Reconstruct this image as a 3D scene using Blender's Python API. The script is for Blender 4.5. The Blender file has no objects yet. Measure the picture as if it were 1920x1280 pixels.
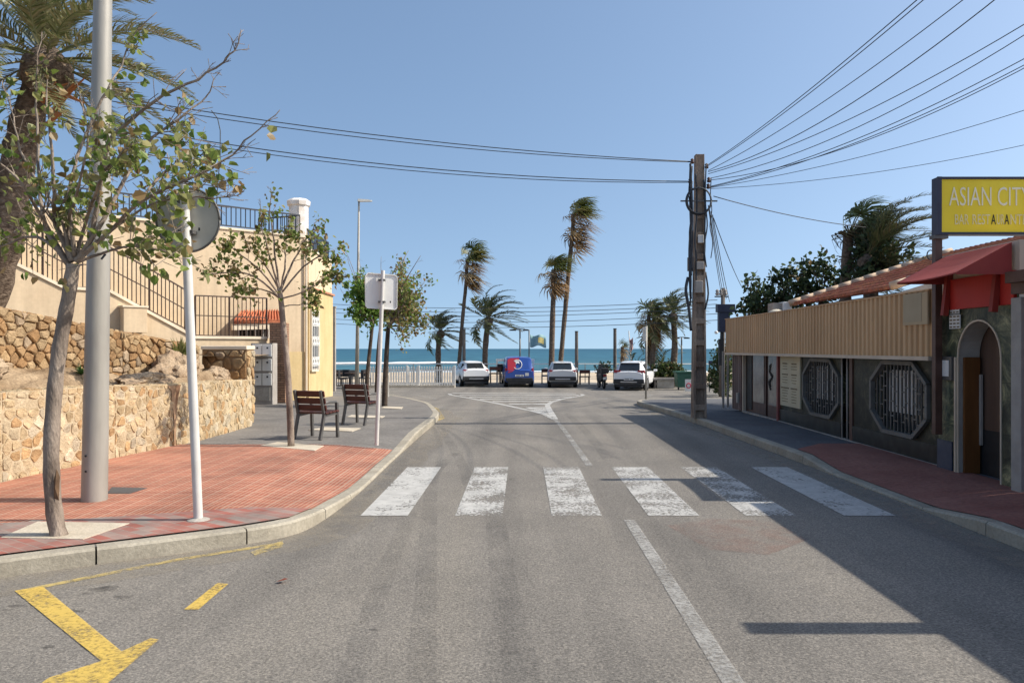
import bpy, bmesh, math, random
from mathutils import Vector, Matrix, noise
R = math.radians
rnd = random.Random(11)
V = Vector
sc = bpy.context.scene
col = sc.collection
# ---------------------------------------------------------------- measured frame: eye 1.73 m above the road, looking along +Y
F, CX, CY, H = 1440.0, 980.0, 653.5, 1.73
SUN_EL = 42.0
def P(px, py, d): return V(((px-CX)*d/F, d, H-(py-CY)*d/F))
def zg(y):
    t = min(1, max(0, (y-17)/26.0)); return -0.57*(t*t*(3-2*t))*0.5 - 0.57*t*0.5
def G(px, py, off=0.0):
    d = 10.0
    for _ in range(60):
        d = 0.5*d + 0.5*F*(H-zg(d)-off)/(py-CY)
    return V(((px-CX)*d/F, d, zg(d)+off))
def GY(px, y): return (px-CX)*y/F
ORG = {}
# ---------------------------------------------------------------- mesh builder
class MB:
    def __init__(s): s.v = []; s.f = []; s.c = []
    def add(s, vs, fs, c=(1, 1, 1)):
        b = len(s.v); s.v += [V(p) for p in vs]
        for f in fs: s.f.append([b+i for i in f]); s.c.append(c)
        return b
    def box(s, c, d, rz=0, c3=(1, 1, 1), M=None):
        x, y, z = d[0]/2, d[1]/2, d[2]/2
        vs = [V((i*x, j*y, k*z)) for k in (-1, 1) for j in (-1, 1) for i in (-1, 1)]
        m = M if M else Matrix.Rotation(rz, 3, 'Z')
        vs = [m @ p + V(c) for p in vs]
        s.add(vs, [(0, 2, 3, 1), (4, 5, 7, 6), (0, 1, 5, 4), (2, 6, 7, 3), (0, 4, 6, 2), (1, 3, 7, 5)], c3)
        return s
    def bar(s, a, b, w, h=None, c3=(1, 1, 1)):
        a, b = V(a), V(b); h = h or w; t = (b-a)
        L = t.length
        if L < 1e-6: return s
        t /= L
        up = V((0, 0, 1)) if abs(t.z) < .99 else V((0, 1, 0))
        x = t.cross(up).normalized(); z = x.cross(t)
        m = Matrix((x, t, z)).transposed()
        return s.box((a+b)/2, (w, L, h), c3=c3, M=m)
    def tube(s, path, r, n=8, c3=(1, 1, 1), cap=True):
        path = [V(p) for p in path]; k = len(path)
        rs = r if isinstance(r, (list, tuple)) else [r]*k
        b = len(s.v); ref = None
        for i, p in enumerate(path):
            t = (path[min(i+1, k-1)]-path[max(i-1, 0)])
            t = t.normalized() if t.length > 1e-9 else V((0, 0, 1))
            if ref is None:
                ref = V((1, 0, 0)) if abs(t.x) < .9 else V((0, 1, 0))
            x = (ref - t*ref.dot(t)).normalized(); y = t.cross(x); ref = x
            for j in range(n):
                a = 2*math.pi*j/n
                s.v.append(p + (x*math.cos(a)+y*math.sin(a))*rs[i])
        for i in range(k-1):
            for j in range(n):
                s.f.append([b+i*n+j, b+i*n+(j+1) % n, b+(i+1)*n+(j+1) % n, b+(i+1)*n+j]); s.c.append(c3)
        if cap:
            s.f.append([b+j for j in range(n)][::-1]); s.c.append(c3)
            s.f.append([b+(k-1)*n+j for j in range(n)]); s.c.append(c3)
        return s
    def prism(s, poly, vec, c3=(1, 1, 1)):
        poly = [V(p) for p in poly]; vec = V(vec); n = len(poly)
        vs = poly + [p+vec for p in poly]
        fs = [list(range(n))[::-1], list(range(n, 2*n))] + [(i, (i+1) % n, n+(i+1) % n, n+i) for i in range(n)]
        s.add(vs, fs, c3); return s
    def face(s, pts, c3=(1, 1, 1)):
        s.add(pts, [tuple(range(len(pts)))], c3); return s
    def lathe(s, c, prof, n=16, c3=(1, 1, 1)):   # prof: (r, z)
        b = len(s.v); k = len(prof); c = V(c)
        for r_, z in prof:
            for j in range(n):
                a = 2*math.pi*j/n; s.v.append(c+V((r_*math.cos(a), r_*math.sin(a), z)))
        for i in range(k-1):
            for j in range(n):
                s.f.append([b+i*n+j, b+i*n+(j+1) % n, b+(i+1)*n+(j+1) % n, b+(i+1)*n+j]); s.c.append(c3)
        s.f.append([b+j for j in range(n)][::-1]); s.c.append(c3)
        s.f.append([b+(k-1)*n+j for j in range(n)]); s.c.append(c3)
        return s
    def strip(s, rows, c3=(1, 1, 1)):            # rows: list of equal-length point rows
        n = len(rows[0]); b = len(s.v)
        for r_ in rows: s.v += [V(p) for p in r_]
        for i in range(len(rows)-1):
            for j in range(n-1):
                s.f.append([b+i*n+j, b+i*n+j+1, b+(i+1)*n+j+1, b+(i+1)*n+j]); s.c.append(c3)
        return s
    def disc(s, c, nrm, r, th, n=24, c3=(1, 1, 1)):
        nrm = V(nrm).normalized(); c = V(c)
        s.tube([c-nrm*th/2, c+nrm*th/2], r, n, c3); return s
    def build(s, name, m, parent=None, smooth=False, org=None, local=False, bevel=0, sharp=None, flip=False):
        o0 = V((0, 0, 0))
        if not local:
            if parent is not None: o0 = ORG[parent.name]
            elif org is not None: o0 = V(org)
        me = bpy.data.meshes.new(name)
        me.from_pydata([p-o0 for p in s.v], [], s.f)
        a = me.attributes.new('tint', 'FLOAT_COLOR', 'FACE')
        a.data.foreach_set('color', [x for c in s.c for x in (c[0], c[1], c[2], 1.0)])
        me.materials.append(m)
        bm = bmesh.new(); bm.from_mesh(me)
        if not flip: bmesh.ops.recalc_face_normals(bm, faces=bm.faces)
        bm.to_mesh(me); bm.free()
        if smooth:
            me.polygons.foreach_set('use_smooth', [True]*len(me.polygons))
            if sharp: me.set_sharp_from_angle(angle=R(sharp))
        o = bpy.data.objects.new(name, me); col.objects.link(o)
        if parent is not None: o.parent = parent; ORG[o.name] = ORG.get(parent.name, V((0, 0, 0)))
        else: o.location = o0; ORG[o.name] = o0
        if bevel:
            b = o.modifiers.new('bevel', 'BEVEL'); b.width = bevel; b.segments = 2; b.limit_method = 'ANGLE'; b.angle_limit = R(40)
        return o
def tag(o, label, cat, group=None):
    o['label'] = label; o['category'] = cat
    if group: o['group'] = group
    return o
def thing(name, loc, label, cat, group=None, rz=0):
    o = bpy.data.objects.new(name, None); col.objects.link(o)
    o.location = loc; o.rotation_euler = (0, 0, rz); o.empty_display_size = .2
    ORG[o.name] = V(loc); tag(o, label, cat, group); return o
def structure(o): o['kind'] = 'structure'; return o
def stuff(o): o['kind'] = 'stuff'; return o
def dup(src, loc, rz, label, group=None):
    r = src.copy(); col.objects.link(r); r.location = loc; r.rotation_euler = (0, 0, rz); r['label'] = label
    if group: r['group'] = group
    for ch in list(src.children):
        c = ch.copy(); col.objects.link(c); c.parent = r
        for g in list(ch.children):
            d = g.copy(); col.objects.link(d); d.parent = c
    return r
def text_mesh(mb, txt, origin, xdir, ydir, height, width=None, depth=.004, c3=(1, 1, 1), bold=0):
    cu = bpy.data.curves.new('t', 'FONT'); cu.body = txt; cu.size = 1; cu.extrude = 0.5; cu.offset = bold
    cu.resolution_u = 3
    ob = bpy.data.objects.new('t', cu); col.objects.link(ob)
    dg = bpy.context.evaluated_depsgraph_get(); me = bpy.data.meshes.new_from_object(ob.evaluated_get(dg))
    xs = [v.co.x for v in me.vertices]; ys = [v.co.y for v in me.vertices]
    x0, x1, y0, y1 = min(xs), max(xs), min(ys), max(ys)
    sy = height/(y1-y0); sx = width/(x1-x0) if width else sy
    xd, yd = V(xdir).normalized(), V(ydir).normalized(); nd = xd.cross(yd)
    vs = [V(origin)+xd*(v.co.x-x0)*sx+yd*(v.co.y-y0)*sy+nd*(v.co.z+.5)*depth for v in me.vertices]
    mb.add(vs, [tuple(p.vertices) for p in me.polygons], c3)
    bpy.data.objects.remove(ob); bpy.data.curves.remove(cu); bpy.data.meshes.remove(me)
# ---------------------------------------------------------------- materials
def newmat(name):
    m = bpy.data.materials.new(name); m.use_nodes = True
    nt = m.node_tree; b = nt.nodes['Principled BSDF']; return m, nt, b
def N(nt, t, **k):
    n = nt.nodes.new(t)
    for a, v in k.items():
        if a in n.bl_rna.properties: setattr(n, a, v)
    return n
def coords(nt, scale=(1, 1, 1), rot=(0, 0, 0)):
    tc = N(nt, 'ShaderNodeTexCoord'); mp = N(nt, 'ShaderNodeMapping')
    mp.inputs['Scale'].default_value = scale; mp.inputs['Rotation'].default_value = rot
    nt.links.new(tc.outputs['Object'], mp.inputs['Vector']); return mp.outputs['Vector']
def noise_n(nt, vec, scale, detail=4, rough=.55):
    n = N(nt, 'ShaderNodeTexNoise'); n.inputs['Scale'].default_value = scale
    n.inputs['Detail'].default_value = detail; n.inputs['Roughness'].default_value = rough
    nt.links.new(vec, n.inputs['Vector']); return n.outputs['Fac']
def ramp(nt, fac, stops):
    r = N(nt, 'ShaderNodeValToRGB'); cr = r.color_ramp
    while len(cr.elements) < len(stops): cr.elements.new(.5)
    for e, (p, c) in zip(cr.elements, stops):
        e.position = p; e.color = (c[0], c[1], c[2], 1) if not isinstance(c, (int, float)) else (c, c, c, 1)
    nt.links.new(fac, r.inputs['Fac']); return r.outputs['Color']
def mix(nt, fac, a, b, mode='MIX'):
    m = N(nt, 'ShaderNodeMix'); m.data_type = 'RGBA'; m.blend_type = mode
    for i, x in ((0, fac), (6, a), (7, b)):
        if isinstance(x, (int, float)): m.inputs[i].default_value = x
        elif isinstance(x, (tuple, list)): m.inputs[i].default_value = (x[0], x[1], x[2], 1)
        else: nt.links.new(x, m.inputs[i])
    return m.outputs[2]
def bump(nt, b, h, strength, dist=.02):
    n = N(nt, 'ShaderNodeBump'); n.inputs['Strength'].default_value = strength; n.inputs['Distance'].default_value = dist
    nt.links.new(h, n.inputs['Height']); nt.links.new(n.outputs['Normal'], b.inputs['Normal'])
def mat(name, c, c2=None, scale=4, rough=.8, bmp=0, bscale=40, metal=0, spec=.4, tint=False, stretch=(1, 1, 1), speck=0, bdist=.01, lo=.35, hi=.65, fine=0, streak=0):
    m, nt, b = newmat(name); vec = coords(nt, stretch)
    b.inputs['Roughness'].default_value = rough; b.inputs['Metallic'].default_value = metal
    b.inputs['Specular IOR Level'].default_value = spec
    if c2:
        out = ramp(nt, noise_n(nt, vec, scale, 6), [(lo, c), (hi, c2)])
    else: out = None
    if fine:
        f = ramp(nt, noise_n(nt, vec, scale*14, 3), [(.3, 1-fine), (.7, 1+fine*.4)])
        out = mix(nt, 1, out if out is not None else c, f, 'MULTIPLY')
    if streak:
        sk = ramp(nt, noise_n(nt, coords(nt, (3, 3, .16)), 1.4, 6, .65), [(.30, 1-streak), (.62, 1.0)])
        out = mix(nt, 1, out if out is not None else c, sk, 'MULTIPLY')
    if tint:
        at = N(nt, 'ShaderNodeAttribute'); at.attribute_name = 'tint'
        out = mix(nt, 1, out if out is not None else c, at.outputs['Color'], 'MULTIPLY')
    if out is None: b.inputs['Base Color'].default_value = (c[0], c[1], c[2], 1)
    else: nt.links.new(out, b.inputs['Base Color'])
    if bmp: bump(nt, b, noise_n(nt, vec, bscale, 5), bmp, bdist)
    return m
def leafmat(name, rough=.5, transl=.35):
    m, nt, b = newmat(name)
    at = N(nt, 'ShaderNodeAttribute'); at.attribute_name = 'tint'
    nt.links.new(at.outputs['Color'], b.inputs['Base Color']); b.inputs['Roughness'].default_value = rough
    b.inputs['Specular IOR Level'].default_value = .35
    t = N(nt, 'ShaderNodeBsdfTranslucent'); nt.links.new(at.outputs['Color'], t.inputs['Color'])
    ms = N(nt, 'ShaderNodeMixShader'); ms.inputs[0].default_value = transl
    nt.links.new(b.outputs[0], ms.inputs[1]); nt.links.new(t.outputs[0], ms.inputs[2])
    nt.links.new(ms.outputs[0], nt.nodes['Material Output'].inputs['Surface']); return m
def paintmat(name, c, wear, scale=18, c2=None, edge=.12, amax=1.0):
    """worn road paint: lets the road below show through where it has flaked"""
    m, nt, b = newmat(name); vec = coords(nt)
    n1 = noise_n(nt, vec, scale, 8, .7); n2 = noise_n(nt, vec, 2.2, 3)
    s = N(nt, 'ShaderNodeMath'); s.operation = 'MULTIPLY_ADD'; s.inputs[1].default_value = .55
    nt.links.new(n2, s.inputs[0]); nt.links.new(n1, s.inputs[2])
    a = ramp(nt, s.outputs[0], [(wear, 0.0), (wear+edge, amax)])
    nt.links.new(ramp(nt, noise_n(nt, vec, 6, 5), [(.3, c2 or [x*.72 for x in c]), (.7, c)]), b.inputs['Base Color'])
    b.inputs['Roughness'].default_value = .75
    t = N(nt, 'ShaderNodeBsdfTransparent'); ms = N(nt, 'ShaderNodeMixShader')
    nt.links.new(a, ms.inputs[0]); nt.links.new(t.outputs[0], ms.inputs[1]); nt.links.new(b.outputs[0], ms.inputs[2])
    nt.links.new(ms.outputs[0], nt.nodes['Material Output'].inputs['Surface']); return m
def asphalt():
    m, nt, b = newmat('asphalt'); vec = coords(nt)
    base = ramp(nt, noise_n(nt, vec, .55, 5), [(.3, (.180, .165, .146)), (.7, (.236, .216, .190))])
    st = noise_n(nt, coords(nt, (1.5, .09, 1)), 1.0, 4, .5)
    base = mix(nt, 1, base, ramp(nt, st, [(.34, (.76, .765, .775)), (.52, (1, 1, 1)), (.7, (1.08, 1.07, 1.04))]), 'MULTIPLY')
    sp = noise_n(nt, vec, 55, 3, .8)
    base = mix(nt, 1, base, ramp(nt, sp, [(.34, (.60, .595, .59)), (.5, (1, 1, 1)), (.66, (1.26, 1.25, 1.22))]), 'MULTIPLY')
    vo = N(nt, 'ShaderNodeTexVoronoi'); vo.inputs['Scale'].default_value = 85; nt.links.new(vec, vo.inputs['Vector'])
    hs = N(nt, 'ShaderNodeSeparateColor'); nt.links.new(vo.outputs['Color'], hs.inputs[0])
    base = mix(nt, 1, base, ramp(nt, hs.outputs[0], [(0, (.72, .72, .72)), (.6, (1, 1, 1)), (1, (1.3, 1.29, 1.26))]), 'MULTIPLY')
    spots = noise_n(nt, coords(nt, (1, .6, 1)), 3.2, 6, .6)
    base = mix(nt, 1, base, ramp(nt, spots, [(.24, (.70, .69, .68)), (.36, (1, 1, 1))]), 'MULTIPLY')
    nt.links.new(base, b.inputs['Base Color']); b.inputs['Roughness'].default_value = .85
    b.inputs['Specular IOR Level'].default_value = .25
    bump(nt, b, sp, .6, .012); return m
def ribbed_tile():
    m, nt, b = newmat('red_ribbed_tile'); vec = coords(nt)
    sx = N(nt, 'ShaderNodeSeparateXYZ'); nt.links.new(vec, sx.inputs[0])
    w = N(nt, 'ShaderNodeMath'); w.operation = 'MULTIPLY'; w.inputs[1].default_value = 2*math.pi/.05; nt.links.new(sx.outputs[0], w.inputs[0])
    s = N(nt, 'ShaderNodeMath'); s.operation = 'SINE'; nt.links.new(w.outputs[0], s.inputs[0])
    h = N(nt, 'ShaderNodeMath'); h.operation = 'MULTIPLY_ADD'; h.inputs[1].default_value = .5; h.inputs[2].default_value = .5
    nt.links.new(s.outputs[0], h.inputs[0])
    br = N(nt, 'ShaderNodeTexBrick'); br.offset = 0; br.inputs['Scale'].default_value = 1; br.inputs['Mortar Size'].default_value = .006
    br.inputs['Brick Width'].default_value = .2; br.inputs['Row Height'].default_value = .2; br.inputs['Bias'].default_value = 0
    br.inputs['Color1'].default_value = (.35, .118, .072, 1); br.inputs['Color2'].default_value = (.41, .152, .092, 1); br.inputs['Mortar'].default_value = (.50, .35, .26, 1)
    nt.links.new(vec, br.inputs['Vector'])
    base = mix(nt, ramp(nt, h.outputs[0], [(0, .62), (.4, 0)]), br.outputs['Color'], (.53, .37, .27))
    base = mix(nt, 1, base, ramp(nt, noise_n(nt, vec, 1.3, 6), [(.3, (.66, .66, .67)), (.6, (1.05, 1.03, 1.01))]), 'MULTIPLY')
    base = mix(nt, 1, base, ramp(nt, noise_n(nt, vec, 30, 3), [(.3, (.85, .85, .85)), (.7, (1.1, 1.1, 1.1))]), 'MULTIPLY')
    nt.links.new(base, b.inputs['Base Color']); b.inputs['Roughness'].default_value = .75; b.inputs['Specular IOR Level'].default_value = .3
    bump(nt, b, h.outputs[0], .5, .006); return m
def check_tile():
    m, nt, b = newmat('red_grey_tile'); vec = coords(nt, (1, 1, 1), (0, 0, R(35)))
    br = N(nt, 'ShaderNodeTexBrick'); br.offset = .5; br.inputs['Scale'].default_value = 1; br.inputs['Mortar Size'].default_value = .004
    br.inputs['Brick Width'].default_value = .2; br.inputs['Row Height'].default_value = .1; br.inputs['Bias'].default_value = -.15
    br.inputs['Color1'].default_value = (.33, .115, .085, 1); br.inputs['Color2'].default_value = (.27, .25, .22, 1); br.inputs['Mortar'].default_value = (.3, .26, .22, 1)
    nt.links.new(vec, br.inputs['Vector'])
    base = mix(nt, 1, br.outputs['Color'], ramp(nt, noise_n(nt, vec, 4, 6), [(.3, (.7, .7, .7)), (.7, (1.15, 1.12, 1.1))]), 'MULTIPLY')
    nt.links.new(base, b.inputs['Base Color']); b.inputs['Roughness'].default_value = .8; return m
def marble():
    m, nt, b = newmat('green_marble'); vec = coords(nt)
    n = N(nt, 'ShaderNodeTexNoise'); n.inputs['Scale'].default_value = 3.5; n.inputs['Detail'].default_value = 10; n.inputs['Roughness'].default_value = .72; n.inputs['Distortion'].default_value = 1.6
    nt.links.new(vec, n.inputs['Vector'])
    n2 = noise_n(nt, vec, 1.7, 5, .6)
    c = ramp(nt, n.outputs['Fac'], [(.30, (.010, .014, .012)), (.44, (.045, .055, .045)), (.54, (.11, .115, .085)), (.66, (.27, .26, .19))])
    br = N(nt, 'ShaderNodeTexBrick'); br.offset = 0; br.inputs['Scale'].default_value = 1; br.inputs['Mortar Size'].default_value = .004
    br.inputs['Brick Width'].default_value = .6; br.inputs['Row Height'].default_value = .4
    br.inputs['Color1'].default_value = (1, 1, 1, 1); br.inputs['Color2'].default_value = (.8, .84, .8, 1); br.inputs['Mortar'].default_value = (.3, .3, .3, 1)
    nt.links.new(coords(nt, (1, 1, 1), (R(90), 0, R(90))), br.inputs['Vector'])
    c = mix(nt, 1, c, ramp(nt, n2, [(.38, (.32, .35, .33)), (.60, (1.5, 1.4, 1.1))]), 'MULTIPLY')
    nt.links.new(mix(nt, 1, c, br.outputs['Color'], 'MULTIPLY'), b.inputs['Base Color'])
    b.inputs['Roughness'].default_value = .5; b.inputs['Specular IOR Level'].default_value = .3; return m
def seamat():
    m, nt, b = newmat('sea_water')
    vec = coords(nt, (.25, .05, 1))
    n = noise_n(nt, vec, .35, 8, .65)
    tc = N(nt, 'ShaderNodeTexCoord'); sx = N(nt, 'ShaderNodeSeparateXYZ'); nt.links.new(tc.outputs['Object'], sx.inputs[0])
    mr = N(nt, 'ShaderNodeMapRange'); mr.inputs[1].default_value = 180; mr.inputs[2].default_value = 1500; nt.links.new(sx.outputs[1], mr.inputs[0])
    deep = ramp(nt, mr.outputs[0], [(0, (.05, .135, .17)), (.12, (.034, .12, .17)), (1, (.027, .10, .152))])
    c = mix(nt, 1, deep, ramp(nt, n, [(.3, (.75, .78, .82)), (.7, (1.2, 1.18, 1.15))]), 'MULTIPLY')
    foam = ramp(nt, noise_n(nt, coords(nt, (.1, .04, 1)), 1.0, 10, .7), [(.70, 0.0), (.74, .7)])
    c = mix(nt, foam, c, (.62, .66, .67))
    nt.links.new(c, b.inputs['Base Color']); b.inputs['Roughness'].default_value = .55
    b.inputs['Specular IOR Level'].default_value = .12
    bump(nt, b, n, .5, .6); return m
def brickmat(name, c1, c2, mortar, w, h, ms=.012, rot=(R(90), 0, 0)):
    m, nt, b = newmat(name)
    br = N(nt, 'ShaderNodeTexBrick'); br.inputs['Scale'].default_value = 1; br.inputs['Mortar Size'].default_value = ms
    br.inputs['Brick Width'].default_value = w; br.inputs['Row Height'].default_value = h
    for k, c in (('Color1', c1), ('Color2', c2), ('Mortar', mortar)): br.inputs[k].default_value = (*c, 1)
    vec = coords(nt, (1, 1, 1), rot); nt.links.new(vec, br.inputs['Vector'])
    c = mix(nt, 1, br.outputs['Color'], ramp(nt, noise_n(nt, coords(nt), 9, 5), [(.3, (.72, .72, .72)), (.7, (1.15, 1.15, 1.15))]), 'MULTIPLY')
    nt.links.new(c, b.inputs['Base Color']); b.inputs['Roughness'].default_value = .85
    iv = N(nt, 'ShaderNodeMath'); iv.operation = 'SUBTRACT'; iv.inputs[0].default_value = 1; nt.links.new(br.outputs['Fac'], iv.inputs[1])
    bump(nt, b, iv.outputs[0], .7, .01); return m
def glassmat(name, c=(.02, .025, .03), rough=.06):
    m, nt, b = newmat(name); b.inputs['Base Color'].default_value = (*c, 1); b.inputs['Roughness'].default_value = rough
    b.inputs['Specular IOR Level'].default_value = .6; return m
def carpaint(name, c):
    m, nt, b = newmat(name); b.inputs['Base Color'].default_value = (*c, 1); b.inputs['Roughness'].default_value = .35
    b.inputs['Coat Weight'].default_value = .5; b.inputs['Coat Roughness'].default_value = .08; return m
M = {}
M['asphalt'] = asphalt(); M['ribbed'] = ribbed_tile(); M['check'] = check_tile(); M['marble'] = marble(); M['sea'] = seamat()
M['grey_pave'] = mat('grey_pavement', (.170, .157, .143), (.225, .209, .19), 1.2, .9, .5, 90, spec=.25, fine=.25)
M['shade_pave'] = mat('shade_toned_pavement', (.105, .105, .112), (.145, .145, .15), 1.2, .9, .5, 90, spec=.25, fine=.25)  # grey paving darkened and cooled: the shade on this side put into its colour
M['red_pave'] = mat('red_pavement', (.26, .105, .08), (.33, .15, .115), 1.5, .85, .4, 60, spec=.25, fine=.25)
M['kerb'] = mat('kerb_concrete', (.32, .285, .225), (.42, .38, .305), 2.2, .9, .4, 60, spec=.2, fine=.2)
M['concrete'] = mat('concrete', (.33, .30, .26), (.46, .43, .38), 3, .9, .4, 50, spec=.2, fine=.2)
M['pole_concrete'] = mat('pole_concrete', (.175, .125, .095), (.38, .30, .235), 3, .9, .6, 30, spec=.2, fine=.25, stretch=(1, 1, .35))
M['sandpit'] = mat('pale_concrete', (.50, .43, .33), (.62, .55, .44), 4, .95, .5, 60, spec=.15, fine=.2)
M['sand'] = mat('sand', (.46, .37, .26), (.56, .46, .34), .3, .95, .4, 8, spec=.1)
M['earth'] = mat('dry_earth', (.20, .135, .08), (.40, .295, .19), 1.6, .95, .9, 12, spec=.1, bdist=.05, fine=.3)
M['white_paint'] = paintmat('white_road_paint', (.56, .545, .51), .60, 20, amax=.92)
M['white_line'] = paintmat('dull_white_road_paint', (.48, .465, .43), .60, 30, amax=.75, edge=.3)
M['white_worn'] = paintmat('worn_white_road_paint', (.56, .545, .51), .68, 26, edge=.12, amax=.92)
M['white_faint'] = paintmat('faint_white_road_paint', (.60, .58, .55), .55, 14, edge=.3, amax=.55)
M['yellow_paint'] = paintmat('yellow_road_paint', (.66, .45, .09), .52, 34, (.55, .38, .09), edge=.3, amax=.93)
M['yellow_faint'] = paintmat('faded_yellow_road_paint', (.66, .50, .18), .58, 16, edge=.3, amax=.75)
M['tyre_mark'] = paintmat('tyre_rubber_mark', (.085, .082, .08), .62, 3, (.10, .097, .095), edge=.7, amax=.20)
M['stain'] = paintmat('oil_stain', (.07, .065, .06), .62, 9, edge=.45, amax=.6)
M['dust'] = paintmat('gutter_dust', (.40, .345, .265), .60, 5, edge=.6, amax=.5)
M['reddust'] = paintmat('reddish_dust', (.36, .22, .17), .62, 4, edge=.7, amax=.4)
M['galv'] = mat('galvanised_steel', (.30, .283, .25), (.40, .38, .34), 3, .5, .15, 20, metal=.15, spec=.5, stretch=(1, 1, .3), streak=.22)
M['paleplate'] = mat('pale_grey_plate', (.58, .56, .525), (.68, .66, .63), 3, .55, streak=.15)
M['signback'] = mat('sign_back', (.42, .41, .37), (.54, .53, .49), 2.5, .45, .1, 10, metal=.3)
M['white_metal'] = mat('white_painted_metal', (.72, .70, .66), (.80, .79, .75), 4, .45)
M['beige'] = mat('beige_render', (.60, .465, .315), (.68, .54, .37), .8, .9, .35, 70, spec=.15, fine=.06, streak=.16)
M['yellowwall'] = mat('yellow_render', (.57, .425, .215), (.64, .495, .27), 1.0, .9, .35, 70, spec=.15, fine=.06, streak=.14)
M['trimwall'] = mat('pale_trim', (.66, .56, .42), (.74, .64, .50), 2, .9)
M['rail_brown'] = mat('brown_iron', (.060, .036, .028), (.085, .055, .04), 6, .55)
M['rail_dark'] = mat('dark_iron', (.030, .034, .045), (.045, .05, .06), 6, .5)
M['stone'] = mat('wall_stone', (.60, .585, .57), (.90, .88, .85), 7, .9, .8, 26, spec=.15, tint=True, bdist=.03, fine=.2)
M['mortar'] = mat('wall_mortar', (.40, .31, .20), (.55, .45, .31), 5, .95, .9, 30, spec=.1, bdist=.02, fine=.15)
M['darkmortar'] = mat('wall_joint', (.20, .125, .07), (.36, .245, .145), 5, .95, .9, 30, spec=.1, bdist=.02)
M['tile'] = mat('terracotta_tile', (.42, .115, .055), (.56, .19, .09), 3, .85, .3, 40, fine=.2, tint=True)
M['brick'] = brickmat('narrow_brick', (.30, .165, .095), (.38, .22, .13), (.16, .10, .07), .25, .075)
M['redbrick'] = brickmat('red_brick', (.36, .09, .05), (.42, .12, .07), (.22, .14, .11), .25, .075, rot=(R(90), 0, R(90)))
M['corr'] = mat('tan_corrugated_metal', (.45, .265, .125), (.60, .375, .19), 3.0, .55, .15, 4, spec=.4, stretch=(1, 1, .12), lo=.25, hi=.6, fine=.08)
M['corrend'] = mat('brown_cladding', (.13, .085, .075), (.17, .11, .095), 1, .6)
M['patch'] = mat('tan_patch', (.40, .29, .17), (.46, .345, .21), 1, .7)
M['flash'] = mat('pale_flashing', (.50, .40, .30), (.60, .49, .37), 2, .6)
M['redfabric'] = mat('red_canvas', (.25, .034, .028), (.31, .045, .036), 1.5, .85, .2, 60)
M['redpaint'] = mat('bright_red_panel', (.40, .018, .012), (.47, .025, .016), 2, .6)
M['brownpaint'] = mat('brown_painted_steel', (.075, .035, .025), (.11, .055, .04), 5, .5)
M['yellow_sign'] = mat('yellow_sign_face', (.78, .58, .015), (.84, .66, .03), 1.5, .5)
M['navy'] = mat('navy_frame', (.022, .026, .05), (.03, .036, .065), 5, .5)
M['black'] = mat('black', (.012, .012, .013), (.022, .022, .024), 5, .6)
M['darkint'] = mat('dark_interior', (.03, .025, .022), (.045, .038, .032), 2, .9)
M['faded'] = mat('faded_lettering', (.70, .60, .28), (.80, .72, .42), 8, .7)
M['letterwhite'] = mat('pale_lettering', (.80, .74, .50), (.84, .80, .62), 8, .6)
M['woodbrown'] = mat('orange_wood', (.13, .046, .012), (.18, .07, .018), 3, .5, .2, 20, stretch=(3, 3, .4))
M['doorbrown'] = mat('brown_door', (.085, .05, .035), (.115, .07, .05), 3, .5, stretch=(3, 3, .3))
M['slat'] = mat('mahogany_slat', (.055, .014, .010), (.095, .026, .018), 5, .45, .2, 30, stretch=(.4, 3, 3))
M['greyframe'] = mat('grey_steel_frame', (.10, .095, .09), (.14, .135, .13), 4, .5, metal=.4)
M['bark'] = mat('grey_bark', (.16, .125, .10), (.36, .295, .24), 7, .9, 1.0, 25, spec=.15, stretch=(1, 1, .35), bdist=.02, fine=.25)
M['barkdark'] = mat('dark_bark', (.055, .04, .032), (.11, .085, .065), 7, .9, 1.0, 25, spec=.15, stretch=(1, 1, .5), bdist=.03)
M['scar'] = mat('peeled_wood', (.09, .05, .028), (.20, .12, .065), 9, .85)
M['palmbark'] = mat('palm_bark', (.085, .06, .045), (.21, .16, .12), 9, .95, 1.0, 20, spec=.1, bdist=.04, stretch=(1, 1, 1.6))
M['leaf'] = leafmat('leaf', .45, .42); M['palmleaf'] = leafmat('palm_leaf', .5, .2)
M['glass'] = glassmat('dark_glass'); M['dustglass'] = mat('dusty_glass', (.10, .10, .095), (.22, .215, .20), 2.5, .2, spec=.6)
M['cream'] = mat('cream_board', (.50, .44, .30), (.56, .50, .35), 2, .7); M['ink'] = mat('brown_ink', (.16, .12, .07), None)
M['paper'] = mat('white_paper', (.60, .59, .56), (.68, .67, .64), 3, .7)
M['lightgrey'] = mat('light_grey_render', (.30, .27, .24), (.38, .345, .31), 4, .9, .3, 40)
M['ledge_shadow'] = mat('orange_ledge_shadow', (.36, .16, .09), (.50, .24, .14), 4, .8)  # cornice colour holds the orange tone of the ledge's shadow
M['cable'] = mat('black_cable', (.03, .036, .046), None, rough=.6)
M['carwhite'] = carpaint('white_car_paint', (.78, .78, .78)); M['carsilver'] = carpaint('silver_car_paint', (.60, .60, .60)); M['carblue'] = carpaint('blue_car_paint', (.02, .075, .33))
M['carred'] = carpaint('red_decal', (.45, .02, .03)); M['rubber'] = mat('tyre_rubber', (.014, .014, .014), (.02, .02, .02), 9, .85)
M['plastic'] = mat('black_plastic', (.02, .02, .022), (.03, .03, .032), 9, .6); M['taillight'] = mat('tail_light', (.30, .01, .015), None, rough=.15)
M['alloy'] = mat('alloy_rim', (.42, .42, .43), None, rough=.3, metal=.8); M['chrome'] = mat('chrome', (.7, .7, .7), None, rough=.15, metal=1)
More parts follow.
